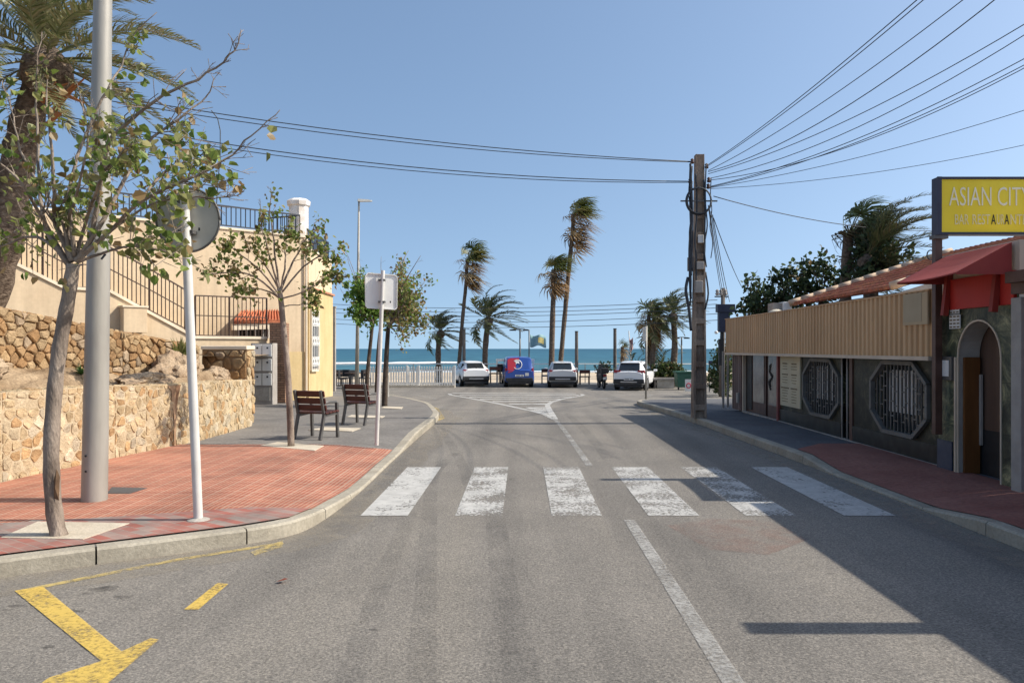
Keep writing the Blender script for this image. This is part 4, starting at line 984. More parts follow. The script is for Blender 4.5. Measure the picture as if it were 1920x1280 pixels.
def fan_palm(base, path, label, R_, ng, nb, wind, r, skirt=1.6, group='palms by the sea', seed=0, gf=WG, bf=DB, nseg=16, lw=.085):
    wind *= .75; r *= .68
    rnd.seed(seed+200); t = thing('fan_palm', base, label, 'palm', group)
    trunk_mesh([base]+path, r*1.25, r*.8, 10, .08).build('trunk', M['palmbark'], t, smooth=True)
    c = path[-1]; mg = MB(); mbr = MB()
    for i in range(int(ng*1.1)):
        i = i/1.1; az = i*1.1*2.39996; el = R(85-75*(i+.5)/ng+rnd.uniform(-8, 8)); d0 = V((math.cos(az)*math.cos(el)*(.55 if math.cos(az) < 0 else 1), math.sin(az)*math.cos(el), math.sin(el)))
        fan(mg, c+V((.1*wind, 0, -.1)), d0+WIND*.2*wind, R_*rnd.uniform(.25, .6), R_*rnd.uniform(.4, .72), wind*rnd.uniform(.7, 1.2), .5, gf, nseg, lw)
    for i in range(int(nb*1.15)):
        i = i/1.15; az = i*1.15*2.39996; zz = -skirt*(i/nb)*.8; el = R(5-55*(i/nb)+rnd.uniform(-12, 12)); d0 = V((math.cos(az)*math.cos(el)*(.6 if math.cos(az) < 0 else 1), math.sin(az)*math.cos(el)*.8, math.sin(el)))
        fan(mbr, c+V((.05, 0, zz)), d0+WIND*.3*wind, R_*rnd.uniform(.1, .5), R_*rnd.uniform(.35, .72), wind*rnd.uniform(.6, 1.15), .9, bf, max(9, nseg-4), lw)
    mg.build('green_crown', M['palmleaf'], t); mbr.build('dead_frond_skirt', M['palmleaf'], t); return t
# big date palm, top left
d = 14.0
b0 = V((-10.15, 14.3, 2.0))
date_palm(b0, PX([(5, 470), (22, 370), (44, 260), (66, 180), (88, 112)], d), 'big date palm with a thick shaggy trunk rising behind the rubble wall, top left', 2.5, 48, .5, .40, .03, .30, OLIVE, 56, 'palms by the houses', .5, 1)
mb = MB(); t = bpy.data.objects['date_palm']
for k in range(9):
    a = P(95+rnd.uniform(-18, 10), 205+rnd.uniform(-50, 40), d-.35); e = P(140+rnd.uniform(-45, 20), 150+rnd.uniform(-10, 60), d-.5); mb.tube([a, a.lerp(e, .5)+V((0, 0, .06)), e], [.05, .04, .012], 5, (.42, .17, .06))
mb.build('dry_flower_stalks', M['palmleaf'], t)
date_palm(V((GY(822, 50.5), 50.5, zg(46)+.05)), PX([(822, 690), (822, 650), (826, 622)], 50.5), 'small date palm above the right half of the white picket fence', 2.0, 30, 1.1, .42, .07, .19, DG, 26, seed=2)
date_palm(V((GY(909, 50), 50, zg(46)+.05)), PX([(909, 690), (911, 640), (916, 598)], 50), 'date palm with wide swept fronds behind the blue van', 2.7, 32, 1.15, .5, .08, .20, DG, 28, seed=3)
fan_palm(V((GY(858, 49.8), 49.8, zg(46)+.05)), PX([(861, 680), (867, 600), (873, 540), (876, 486)], 49.8), 'tall fan palm with brown skirt just right of the picket fence end', 1.75, 20, 26, 1.3, .17, 1.9, seed=4)
fan_palm(V((GY(1033, 49.6), 49.6, zg(46)+.05)), PX([(1034, 680), (1036, 600), (1038, 540), (1037, 506)], 49.6), 'middle-height fan palm with a rough shaggy trunk beside the tallest palm', 1.65, 18, 22, 1.0, .24, 1.5, seed=5)
fan_palm(V((GY(1048, 50.5), 50.5, zg(46)+.05)), PX([(1051, 680), (1060, 580), (1068, 490), (1074, 430), (1074, 402)], 50.5), 'tallest fan palm, its slender trunk leaning slightly right', 1.95, 22, 28, 1.35, .21, 2.2, seed=6)
fan_palm(V((GY(1213, 47), 47, zg(46)+.05)), PX([(1214, 690), (1217, 640), (1216, 590)], 47), 'fan palm with a brownish crown above the roof of the white off-roader', 1.7, 14, 28, .9, .20, 1.4, seed=7)
date_palm(V((GY(1262, 46), 46, zg(46)+.05)), PX([(1263, 700), (1265, 640), (1262, 590)], 46), 'date palm with swept fronds just left of the utility pole', 2.1, 26, 1.2, .45, .07, .20, DG, 26, seed=8)
date_palm(V((GY(1222, 46.5), 46.5, zg(46)+.05)), PX([(1223, 690), (1226, 640), (1232, 612)], 46.5), 'low palm with drooping pale fronds between the two taller right palms', 1.9, 22, .6, .42, .07, .18, OLIVE, 22, seed=9, droop=1.1)
fan_palm(V((GY(1165, 52), 52, zg(46)+.05)), PX([(1166, 690), (1167, 650)], 52), 'short fan palm behind a dark wooden post left of the white off-roader', .8, 9, 12, .7, .18, .8, seed=10, nseg=11)
rnd.seed(5)
# low palm clumps behind the off-roader
def clump(b, label, n, L, seed, cf=DG):
    rnd.seed(seed); mb = MB()
    for i in range(n):
        az = i*2.39996; el = R(rnd.uniform(20, 80)); frond(mb, b+V((0, 0, .2)), V((math.cos(az)*math.cos(el), math.sin(az)*math.cos(el), math.sin(el))), L*rnd.uniform(.7, 1.1), .4, .5, 18, .42, .08, cf)
    tag(mb.build('low_palm', M['palmleaf'], org=b), label, 'palm', 'low palm clumps')
clump(V((GY(1196, 47.5), 47.5, zg(46)+.1)), 'low dark palm clump directly behind the roof of the white off-roader', 16, 2.3, 1)
clump(V((GY(1240, 47.5), 47.5, zg(46)+.1)), 'low dark palm clump between the off-roader and the utility pole', 18, 2.4, 2)
# hedge and shrubs
def shrub(name, c, rad, n, s, label, cat, gpal, group=None, stems=10, org=None):
    t = thing(name, V((c[0], c[1], c[2]-rad[2])), label, cat, group); ml, mw = MB(), MB(); c = V(c)
    for _ in range(n):
        q = V((rnd.gauss(0, 1), rnd.gauss(0, 1), rnd.gauss(0, 1))); q = q.normalized()*rnd.random()**.45
        k = 1+.35*noise.noise(q*2.2+c); p = c+V((q.x*rad[0], q.y*rad[1], q.z*rad[2]))*k
        cluster(ml, p, 3, s, s*.6, .04, 0, gpal, .3)
    for _ in range(stems):
        e = c+V((rnd.uniform(-.7, .7)*rad[0], rnd.uniform(-.7, .7)*rad[1], rnd.uniform(0, .9)*rad[2])); b = c+V((rnd.uniform(-.15, .15)*rad[0], 0, -rad[2])); mw.tube([b, b.lerp(e, .5)+V((0, 0, .1*rad[2])), e], [.04, .03, .01], 5)
    ml.build('foliage', M['leaf'], t); mw.build('stems', M['bark'], t); return t
DKG = [(.04, .065, .026), (.06, .09, .038), (.085, .12, .05), (.12, .155, .07), (.028, .046, .02)]
HG = [(.05, .075, .022), (.07, .10, .03), (.09, .115, .04), (.04, .06, .018)]
shrub('hedge', P(1248, 697, 45.5)[:], (1.25, .5, .55), 500, .14, 'clipped olive green hedge behind the low wall right of the off-roader', 'hedge', HG)
shrub('shrub', P(1132, 690, 49)[:], (.5, .4, .35), 120, .13, 'dark shrub just above the parked motorbike', 'shrub', DKG)
shrub('shrub', P(1356, 690, 34)[:], (.55, .8, 1.3), 420, .13, 'leafy green shrub between the utility pole and the brown restaurant end', 'shrub', HG)
shrub('shrub', P(1345, 712, 36)[:], (.6, .6, .6), 200, .13, 'low shrub at the foot of the navy sign tower', 'shrub', DKG)
# dense ficus behind the restaurant
def ficus(cx_, cy_, d, rx, rz_, n, label):
    c = P(cx_, cy_, d); t = thing('ficus_tree', V((c.x, c.y, .1)), label, 'tree', 'dark trees behind the restaurant'); ml, mw, mt = MB(), MB(), MB()
    mt.tube([V((c.x, c.y, .1)), c-V((0, 0, rz_*.6))], [.14, .1], 8); mt.build('trunk', M['barkdark'], t, smooth=True)
    for k in range(n):
        q = rv(1).normalized()*rnd.random()**.35; p = c+V((q.x*rx, q.y*rx*.8, q.z*rz_)); o = c-V((0, 0, rz_*.6))
        e = p+V((rnd.uniform(-.1, .3), 0, rnd.uniform(.2, .65)*(1 if q.z > .1 else .2)))
        mw.tube([o.lerp(p, .4), p, e], [.02, .012, .004], 4, cap=False)
        for s in range(7): cluster(ml, p.lerp(e, s/6), 3, .15, .09, .02, -.2, DKG, .2)
    mw.build('branches', M['barkdark'], t); ml.build('foliage', M['leaf'], t)
ficus(1422, 572, 24.5, .75, .70, 34, 'dark leafy tree behind the left end of the tan cladding')
ficus(1478, 560, 24, .75, .75, 36, 'dark leafy tree below the crown of the wind-blown palms')
ficus(1540, 535, 23.5, .8, .72, 40, 'dark leafy tree behind the far edge of the tiled roof')
ficus(1640, 505, 21.5, .9, .55, 45, 'yellowish tree top showing above the tiled roof by the palms')
fan_palm(V((P(1590, 500, 22.3).x, 22.3, .1)), PX([(1586, 600), (1586, 520), (1590, 440)], 22.3), 'dark fan palm with a leaning crown behind the tiled roof', 1.6, 26, 18, 1.9, .24, 1.2, 'palms by the houses', 21, DG, colfn([(.09, .065, .035), (.06, .05, .03), (.12, .085, .045)]), 30, .05)
date_palm(V((P(1630, 520, 21.5).x, 21.5, .1)), PX([(1632, 600), (1630, 530), (1626, 485)], 21.5), 'wind-swept date palm with fronds streaming right, left of the yellow sign', 2.5, 34, .85, .5, .04, .18, colfn([(.11, .125, .05), (.14, .145, .065), (.08, .095, .04), (.16, .14, .07)]), 44, 'palms by the houses', .2, 22, -.35)
rnd.seed(77)
# small plants by the walls
def spiky(b, label, n, L, cf):
    mb = MB()
    for i in range(n):
        az = i*2.4; el = R(rnd.uniform(15, 85)); dd = V((math.cos(az)*math.cos(el), math.sin(az)*math.cos(el), math.sin(el))); w = dd.cross(V((0, 0, 1))).normalized()*L*.05; e = b+dd*L*rnd.uniform(.7, 1.1)
        m_ = b.lerp(e, .5)+V((0, 0, .05*L)); mb.add([b-w, b+w, m_+w, m_-w, e-V((0, 0, .06*L))], [(0, 1, 2, 3), (3, 2, 4)], cf())
    tag(mb.build('spiky_plant', M['leaf'], org=b), label, 'plant', 'small plants by the walls')
YG = colfn([(.16, .17, .05), (.12, .15, .04), (.20, .19, .07)])
spiky(V((-6.5, 14.6, 1.5)), 'yellow green spiky plant at the right end of the rubble wall', 46, .5, YG)
spiky(V((-6.22, 14.7, 1.2)), 'tiny green plant tucked beside the boulder near the leaning sign post', 14, .16, YG)
spiky(V((-6.9, 12.0, 1.32)), 'small bright green weed at the foot of the rubble wall beside the near tree trunk', 30, .22, colfn([(.04, .10, .02), (.06, .13, .03)]))
spiky(V((-7.45, 10.4, 2.35)), 'dry spiky plant on top of the rubble wall at the left edge', 20, .45, colfn([(.14, .12, .05), (.20, .16, .09)]))
spiky(V((-6.3, 11.4, 1.22)), 'low grey green tuft on the edge of the low wall', 26, .18, colfn([(.10, .11, .05), (.14, .14, .07)]))
spiky(V((-6.5, 9.3, 1.28)), 'olive tuft on the bank at the left edge', 40, .3, colfn([(.08, .085, .04), (.11, .11, .05)]))
# ================================================================ RESTAURANT (right): front plane x = 5.7, cladding plane x = 5.5
XF, XC = 5.70, 5.50
rest = thing('restaurant', (6.5, 15, .13), 'low restaurant with tan ribbed cladding over dark green marble walls and octagonal windows', 'restaurant')
def yx(px, x=XF): return x*F/(px-CX)
def vbox(mb, x0, x1, y0, y1, z0, z1, c=(1, 1, 1)): return mb.box(((x0+x1)/2, (y0+y1)/2, (z0+z1)/2), (x1-x0, y1-y0, z1-z0), c3=c)
def octo(yc, zc, hw, hh, cut=.42):
    a, b = hw*cut, hh*.45
    return [(yc-hw, zc-b), (yc-a-.1, zc-hh), (yc+a+.1, zc-hh), (yc+hw, zc-b), (yc+hw, zc+b), (yc+a+.1, zc+hh), (yc-a-.1, zc+hh), (yc-hw, zc+b)]
def marble_panel(y0, y1, z0, z1, yc, hw, zc, hh, label=None):
    """marble bay with a real octagonal opening, reveal, frame, grille and glass"""
    o = octo(yc, zc, hw, hh); c = [(y0, z0), (y1, z0), (y1, z1), (y0, z1)]
    pts2 = [(y0, zc-hh*.45), (yc-hw*.5, z0), (yc+hw*.5, z0), (y1, zc-hh*.45), (y1, zc+hh*.45), (yc+hw*.5, z1), (yc-hw*.5, z1), (y0, zc+hh*.45)]
    mb = MB(); q = lambda p, x=XF: V((x, p[0], p[1]))
    for i in range(8):
        j = (i+1) % 8; a, b = pts2[i], pts2[j]; poly = [q(a)]
        if i == 0: poly += [q((y0, z0))]
        if i == 2: poly += [q((y1, z0))]
        if i == 4: poly += [q((y1, z1))]
        if i == 6: poly += [q((y0, z1))]
        poly += [q(b), q(o[j]), q(o[i])]; mb.face(poly)
        mb.face([q(o[i]), q(o[j]), q(o[j], XF+.2), q(o[i], XF+.2)])
    w = mb.build('marble_wall', M['marble'], rest)
    fr = MB()
    for i in range(8): fr.bar(q(o[i], XF-.02), q(o[(i+1) % 8], XF-.02), .075, .06)
    wn = fr.build('window', mat('window_frame_grey', (.11, .105, .095), (.16, .15, .135), 4, .6) if 'wf' not in M else M['wf'], rest); M['wf'] = wn.data.materials[0]
    pn = MB(); pn.face([q(p, XF+.16) for p in o]); pn.build('pane', M['glass'], wn)
    cu = MB()
    for i in range(9):
        yy = yc-hw*.35+hw*1.15*i/9; cu.face([V((XF+.145+.02*(i % 2), yy, zc-hh*.45)), V((XF+.145+.02*((i+1) % 2), yy+hw*.13, zc-hh*.45)), V((XF+.145+.02*((i+1) % 2), yy+hw*.13, zc+hh*.78)), V((XF+.145+.02*(i % 2), yy, zc+hh*.78))])
    cu.build('curtain', M['paper'], wn)
    gr = MB(); n = 15
    def zlim(y):
        t = abs(y-yc); a = hw*.42+.1
        return hh if t < a else hh-(hh*.55)*(t-a)/(hw-a)
    for i in range(1, n):
        y = yc-hw+2*hw*i/n; l = zlim(y)-.02; gr.bar((XF+.01, y, zc-l), (XF+.01, y, zc+l), .022)
    ck = [yc-hw+2*hw*i/n for i in range(n+1)]
    for i in range(0, n):
        for zz in (-.62, -.2, .22, .64):
            z = zc+hh*zz+(.05 if i % 2 else -.02)
            if (i*7+int(zz*50)) % 3 and abs(z-zc) < min(zlim(ck[i]), zlim(ck[i+1])): gr.bar((XF+.008, ck[i], z), (XF+.008, ck[i+1], z), .02)
    gr.build('grille', M['greyframe'], wn)
ZT = 1.66
marble_panel(13.72, 15.62, .40, ZT, 14.63, .86, .985, .525)
marble_panel(10.52, 13.22, .40, ZT, 11.62, .86, .98, .535)
mb = MB()
vbox(mb, XF-.025, XF+.2, 13.72, 17.0, .02, .40); vbox(mb, XF-.025, XF+.2, 10.36, 13.22, .02, .40); mb.build('marble_skirting', mat('dark_marble', (.012, .014, .014), (.045, .05, .045), 5, .3, lo=.4, hi=.75), rest)
mb = MB(); vbox(mb, XF-.05, XF+.02, 10.4, 19.8, .10, .145); mb.build('base_strip', M['concrete'], rest)
mb = MB(); vbox(mb, XF, XF+.2, 15.62, 17.0, .40, ZT); vbox(mb, XF, XF+.2, 10.36, 10.52, .40, ZT); mb.build('marble_wall', M['marble'], rest)
# recess with brown post and pipes
mb = MB(); vbox(mb, XF+.35, XF+.4, 13.2, 13.75, .1, ZT); mb.build('recess', M['black'], rest)
mb = MB(); vbox(mb, XF-.02, XF+.10, 13.24, 13.36, .13, ZT); mb.build('brown_post', M['brownpaint'], rest)
mb = MB()
for y in (13.44, 13.66): mb.tube([(XF-.02, y, .13), (XF-.02, y, ZT)], .018, 8)
mb.build('pipe', M['lightgrey'], rest, smooth=True)
# glazed doors
for y0, y1, orn in ((17.08, 18.05, True), (18.2, 19.72, False)):
    mb = MB(); vbox(mb, XF+.06, XF+.12, y0, y1, .13, ZT)
    dr = mb.build('glazed_door', M['brownpaint'], rest); g_ = MB(); vbox(g_, XF+.045, XF+.058, y0+.12 if orn else y0+.10, y1-.1 if orn else y0+.95, .42, ZT-.06); g_.build('pane', M['dustglass'], dr)
    if orn:
        g_ = MB()
        for k in range(14):
            t = k/13; a = t*9; c = V((XF+.04, 17.78+.08*math.sin(a), .78+.5*t)); g_.tube([c, c+V((0, .06*math.cos(a*2), .05)), c+V((0, .09*math.sin(a*1.3), .09))], .018, 5)
        g_.build('ornament', M['black'], dr)
    else:
        g_ = MB(); vbox(g_, XF+.04, XF+.058, y0+1.05, y1-.06, .2, ZT-.04); g_.build('dark_opening', M['black'], dr)
mb = MB(); vbox(mb, XF-.06, XF+.04, 16.98, 17.07, .13, ZT); mb.build('red_post', mat('faded_red_post', (.22, .06, .05), (.28, .085, .07), 4, .6), rest)
mb = MB(); vbox(mb, XF-.04, XF+.04, 19.73, 19.80, .13, ZT); mb.build('pale_post', M['flash'], rest)
# brown clad far end with socket box
mb = MB(); y = 19.83
while y < 20.62: vbox(mb, XF-.06-.012*(int(y*10) % 2), XF+.3, y, y+.085, .13, ZT); y += .09
mb.build('brown_cladding', M['corrend'], rest)
mb = MB(); vbox(mb, XF-.12, XF-.06, 19.95, 20.1, .32, .58); mb.build('socket_box', M['lightgrey'], rest, bevel=.008)
mb = MB(); vbox(mb, XF-.3, XF-.25, 20.75, 20.8, .13, ZT); vbox(mb, XF-.12, XF-.07, 20.95, 21.0, .13, ZT); mb.build('pole', M['lightgrey'], rest)
# body of the building and flat roof behind the cladding
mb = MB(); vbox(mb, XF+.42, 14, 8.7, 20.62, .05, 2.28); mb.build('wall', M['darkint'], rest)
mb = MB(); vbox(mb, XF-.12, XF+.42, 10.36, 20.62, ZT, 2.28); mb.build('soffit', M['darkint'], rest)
# ribbed cladding
mb = MB(); Y0, Y1, Z0, Z1 = 10.32, 20.72, 1.62, 2.515; per = .15; prof = []
y = Y0
while y < Y1-.01:
    for dy, dx in ((0, 0), (.045, 0), (.06, -.03), (.125, -.03), (.14, 0)):
        if y+dy <= Y1: prof.append((XC+dx, y+dy))
    y += per
n = len(prof)
for i in range(n-1):
    (xa, ya), (xb, yb) = prof[i], prof[i+1]; k = rnd.uniform(.95, 1.03)
    mb.face([(xa, ya, Z0), (xb, yb, Z0), (xb, yb, Z1), (xa, ya, Z1)])
mb.face([(XC+.05, Y0, Z0), (XC+.05, Y1, Z0), (XC+.05, Y1, Z1), (XC+.05, Y0, Z1)]); mb.face([(XC-.03, Y1, Z0), (XC+.6, Y1, Z0), (XC+.6, Y1, Z1), (XC-.03, Y1, Z1)])
clad = mb.build('ribbed_cladding', M['corr'], rest)
mb = MB(); vbox(mb, XC-.055, XC+.06, Y0, Y1+.02, Z0-.05, Z0+.004); mb.build('bottom_flashing', M['flash'], clad)
mb = MB(); vbox(mb, XC-.045, XC+.06, Y0, Y1+.02, Z1, Z1+.02); mb.build('top_flashing', M['corr'], clad)
mb = MB(); vbox(mb, XC-.055, XC-.032, 10.33, yx(1700, XC), 2.06, 2.50); mb.build('flat_patch', M['patch'], clad)
mb = MB(); vbox(mb, XC-.06, XC-.052, yx(1736, XC), yx(1702, XC), 2.10, 2.49); mb.build('painted_out_square', mat('painted_out', (.36, .285, .18), (.40, .32, .21), 2, .8), clad)
# tiled roof with pale verge
def tiled(mb, o, ud, uv, L, W, pitch=.21, seg=6, seedc=1.0):
    """o = eave corner, ud = along eave, uv = up the slope"""
    nn = ud.cross(uv).normalized(); nn = nn if nn.z > 0 else -nn; k = int(L/pitch); rows = int(W/.38)
    for i in range(k):
        for j in range(rows+1):
            s0, s1 = j*.38, min(W, (j+1)*.38+.05)
            if s1 <= s0: continue
            c = rnd.uniform(.72, 1.2); c3 = (c, c*rnd.uniform(.85, 1.15), c*rnd.uniform(.85, 1.1)); pa = []
            for s, lift in ((s0, .03), (s1, 0)):
                for m in range(5):
                    a = math.pi*m/4; pa.append(o+ud*(pitch*(i+.5)-math.cos(a)*pitch*.46)+uv*s+nn*(math.sin(a)*.07+lift))
            mb.add(pa, [(m, m+1, 5+m+1, 5+m) for m in range(4)]+[(0, 1, 2, 3, 4)], c3)
    mb.add([o, o+ud*L, o+ud*L+uv*W, o+uv*W], [(0, 1, 2, 3)], (.5, .45, .42))
mb = MB(); uv = V((1, 0, .326)).normalized(); tiled(mb, V((6.95, 14.4, 2.83)), V((0, 1, 0)), uv, 5.4, 4.3)
roof = mb.build('tiled_roof', M['tile'], rest, smooth=True)
mb = MB()
a = V((6.9, 19.85, 2.9)); 
for i in range(13): mb.tube([a+uv*(i*.34), a+uv*(i*.34+.33)], [.085, .07], 8)
mb.build('verge_tiles', mat('pale_verge_tile', (.48, .34, .23), (.60, .46, .33), 5, .9), roof, smooth=True); mb = MB()
a = V((6.9, 14.38, 2.9))
for i in range(4): mb.tube([a+uv*(i*.34), a+uv*(i*.34+.33)], [.085, .07], 8)
mb.build('verge_tiles', bpy.data.materials['pale_verge_tile'], roof, smooth=True)
mb = MB(); vbox(mb, 7.15, 7.35, 14.45, 19.75, 2.28, 2.80); mb.build('clerestory_wall', M['brownpaint'], rest)
mb = MB(); vbox(mb, 7.12, 7.145, 16.9, 18.8, 2.42, 2.74); mb.build('clerestory_window', M['dustglass'], rest)
mb = MB(); mb.prism([V((7.0, 14.40, 2.28)), V((11.2, 14.40, 2.28)), V((11.2, 14.40, 4.1)), V((7.0, 14.40, 2.76))], (0, .05, 0)); mb.build('gable_wall', M['lightgrey'], rest)
# a hose/cable loop on the roof
mb = MB(); c = P(1745, 478, 14.6); mb.tube([c+V((.07*math.cos(a), 0, .09*math.sin(a))) for a in [i*math.pi/8 for i in range(15)]], .012, 5); mb.build('cable_loop', M['cable'], rest)
# roof top equipment at the far end
ac = thing('air_conditioner', P(1462, 590, 20.2), 'white air conditioning unit on the flat roof behind the ribbed cladding', 'air conditioner')
p = P(1478, 577, 20.0); mb = MB(); mb.box(p+V((-.05, .1, 0)), (.22, .4, .3)); mb.build('housing', M['white_metal'], ac, bevel=.01)
mb = MB(); mb.box(p+V((-.28, .2, -.0)), (.25, .4, .26)); mb.build('duct', M['lightgrey'], ac)
dm = MB(); c = P(1456, 590, 19.9); dm.lathe(c-V((0, 0, .03)), [(.24, 0), (.23, .06), (.17, .13), (.08, .165), (.01, .175)], 16); tag(dm.build('roof_dome', mat('roof_dome', (.62, .55, .42), (.7, .63, .5), 3, .7), org=c, smooth=True), 'small cream dome cover on the restaurant roof beside the air conditioner', 'dome')
# ---- entrance block: x = 5.6, y 8.66..10.34, arched doorway
XE = 5.60; ya, yb = yx(1878, XE), yx(1797, XE); zs, rt = 1.62, (yb-ya)/2; yc = (ya+yb)/2; zt = 2.44
def arch(n=14): return [(yc+rt*math.cos(math.pi*i/n), zs+rt*1.03*math.sin(math.pi*i/n)) for i in range(n+1)]  # from far (y big) to near
A_ = arch(); mb = MB(); q = lambda y, z, x=XE: V((x, y, z))
mb.face([q(yb, .0), q(10.34, .0), q(10.34, zs), q(yb, zs)]); mb.face([q(8.66, .0), q(ya, .0), q(ya, zs), q(8.66, zs)])
for i in range(14):
    (y0, z0), (y1, z1) = A_[i], A_[i+1]
    t0, t1 = 10.34-(10.34-8.66)*i/14, 10.34-(10.34-8.66)*(i+1)/14
    mb.face([q(y0, z0), q(t0, zt if 0 < i else zs), q(t1, zt if i < 13 else zs), q(y1, z1)])
mb.face([q(10.34, zs), q(10.34, zt), q(10.34-(1.68)/14, zt)]); mb.face([q(8.66, zs), q(8.66, zt), q(8.66+1.68/14, zt)])
mb.face([q(10.34, 0), q(10.34, zt), q(10.34, zt, XF+.5), q(10.34, 0, XF+.5)])
ent = mb.build('entrance_wall', M['marble'], rest)
mb = MB(); dp = .27; P2 = [(yb, .0)]+A_+[(ya, .0)]
for a, b in zip(P2, P2[1:]): mb.face([q(a[0], a[1], XE), q(b[0], b[1], XE), q(b[0], b[1], XE+dp), q(a[0], a[1], XE+dp)])
mb.build('doorway_reveal', M['lightgrey'], ent)
mb = MB()
for a, b in zip(P2, P2[1:]): mb.bar(q(a[0], a[1], XE-.006), q(b[0], b[1], XE-.006), .016, .02)
mb.build('doorway_trim', M['flash'], ent)
mb = MB(); vbox(mb, XE+.285, XE+.32, ya-.1, yb+.05, .70, 2.2); dr = mb.build('door', M['doorbrown'], rest); mb = MB(); vbox(mb, XE+.275, XE+.33, ya-.1, yb+.05, .10, .70); mb.build('kick_panel', M['black'], dr)
mb = MB(); vbox(mb, XE+.05, XE+.25, yb-.05, yb-.015, .13, 1.62); sd_ = mb.build('side_door', M['woodbrown'], rest); mb = MB(); vbox(mb, XE+.235, XE+.262, yb-.09, yb-.052, .5, 1.4); mb.build('door_edge', M['lightgrey'], sd_)
mb = MB(); vbox(mb, XE-.03, XE-.002, yb+.02, yb+.05, .13, 1.62); mb.build('white_pipe', M['flash'], ent)
mb = MB(); vbox(mb, XE-.02, XE-.002, yb+.12, 10.34, .13, .52); mb.build('slate_skirting', mat('blue_slate', (.035, .045, .075), (.06, .07, .10), 5, .5), ent)
# red panel under the awning and its brackets
mb = MB(); vbox(mb, XE-.04, XE-.003, 8.70, 10.05, 2.235, 2.62); mb.build('red_panel', M['redpaint'], rest)
rb_ = mat('red_bracket', (.26, .03, .02), None, rough=.6)
for y in (10.02, 8.98): mb = MB(); mb.bar((XE-.02, y, 2.86), (XE-.10, y, 2.16), .07, .07); mb.build('awning_bracket', rb_, rest)
# the awning itself
aw = MB(); y0, y1 = 8.74, 10.1; w_ = []
for i in range(9):
    y = y0+(y1-y0)*i/8; sag = .035*math.sin(math.pi*i/8)
    w_.append([V((XE-.04+(4.93-XE+.04)*t, y, 2.94-.34*t-sag*math.sin(math.pi*t)*.8-.02*math.sin(math.pi*i/8)*t)) for t in (0, .25, .5, .75, 1)]+[V((4.93, y, 2.585-.02*math.sin(math.pi*i/8)))])
aw.strip(w_); aw.face([V((XE-.04, y0-.003, 2.94)), V((4.93, y0-.003, 2.6)), V((4.93, y0-.003, 2.575)), V((XE-.04, y0-.003, 2.575))]); aw.face([V((XE-.04, y1+.003, 2.94)), V((4.93, y1+.003, 2.6)), V((4.93, y1+.003, 2.575)), V((XE-.04, y1+.003, 2.575))])
o = aw.build('awning', M['redfabric'], rest)
s_ = o.modifiers.new('thickness', 'SOLIDIFY'); s_.thickness = .008
mb = MB(); vbox(mb, XE, 8.5, 8.66, 14.4, 2.28, 2.30); vbox(mb, XE+.003, XE+.22, 8.66, 10.34, 2.44, 2.96); mb.build('upper_wall', M['flash'], rest)
# pier and neighbouring brick building with eave
mb = MB(); vbox(mb, 5.50, 5.85, 8.48, 8.655, .10, 2.30); mb.build('grey_pier', M['lightgrey'], rest, bevel=.008)
nb_ = thing('brick_building', (6.5, 2, .13), 'red brick building with a dark wooden eave at the right edge', 'building')
mb = MB(); vbox(mb, 5.62, 14, -9, 8.47, .05, 2.5); mb.build('wall', M['redbrick'], nb_)
mb = MB(); vbox(mb, 5.48, 5.8, -9, 8.62, 2.34, 2.47); mb.build('eave_beam', M['brownpaint'], nb_)
mb = MB(); vbox(mb, 5.40, 5.50, -9, 8.60, 2.46, 2.585); mb.build('edge_strip', M['brownpaint'], nb_)  # added straight bar beyond the tiles so their shadow edge runs straight
mb = MB(); tiled(mb, V((5.50, -9, 2.485)), V((0, 1, 0)), V((1, 0, .3)).normalized(), 17.6, 3.5); mb.build('tiled_roof', M['tile'], nb_, smooth=True)
mb = MB(); a = V((5.48, 8.64, 2.54)); u_ = V((1, 0, .3)).normalized()
for i in range(1, 10): mb.tube([a+u_*(i*.34), a+u_*(i*.34+.33)], [.05, .045], 8)
mb.build('verge_tiles', bpy.data.materials['pale_verge_tile'], nb_, smooth=True)
# ---- menu board, notices, menu case
mbd = thing('menu_board', (XF-.03, 16.3, 1.0), 'tall cream menu board with two columns of brown print on the restaurant wall', 'menu board')
mb = MB(); ym0, ym1, zm0, zm1 = yx(1503), yx(1466), .50, 1.61
vbox(mb, XF-.035, XF-.003, ym0, ym1, zm0, zm1); mb.build('panel', M['cream'], mbd)
mb = MB(); rnd.seed(31)
for cidx in range(2):
    cyy = ym1-.3-(cidx*.55); 
    for k in range(15):
        z = zm1-.20-k*.058; w = rnd.uniform(.12, .2)*(1.25 if k in (0, 4, 9) else 1)
        if k in (3, 8): continue
        h = .03 if k in (0, 4, 9) else .014
        y = cyy-w
        while y < cyy+w:
            l = rnd.uniform(.02, .06); vbox(mb, XF-.038, XF-.0355, y, min(y+l, cyy+w), z-h/2, z+h/2); y += l+.016
mb.build('print', M['ink'], mbd)
def notice(px0, px1, py0, py1, x, label, rows=4, cols=3):
    y0, y1 = yx(px1, x), yx(px0, x); ym = (y0+y1)/2; z1, z0 = H-(py0-CY)*ym/F, H-(py1-CY)*ym/F
    t = thing('wall_notice', (x, ym, z0), label, 'notice'); mb = MB(); vbox(mb, x-.015, x-.002, y0, y1, z0, z1); mb.build('sheet', M['paper'], t)
    mb = MB()
    for r_ in range(rows):
        for c in range(cols):
            a = y0+(y1-y0)*(c+.15)/cols; vbox(mb, x-.0175, x-.0155, a, a+(y1-y0)*.7/cols, z1-(z1-z0)*(r_+.75)/rows, z1-(z1-z0)*(r_+.3)/rows)
    mb.build('print', M['ink'] if rows > 1 else M['greyframe'], t); return t
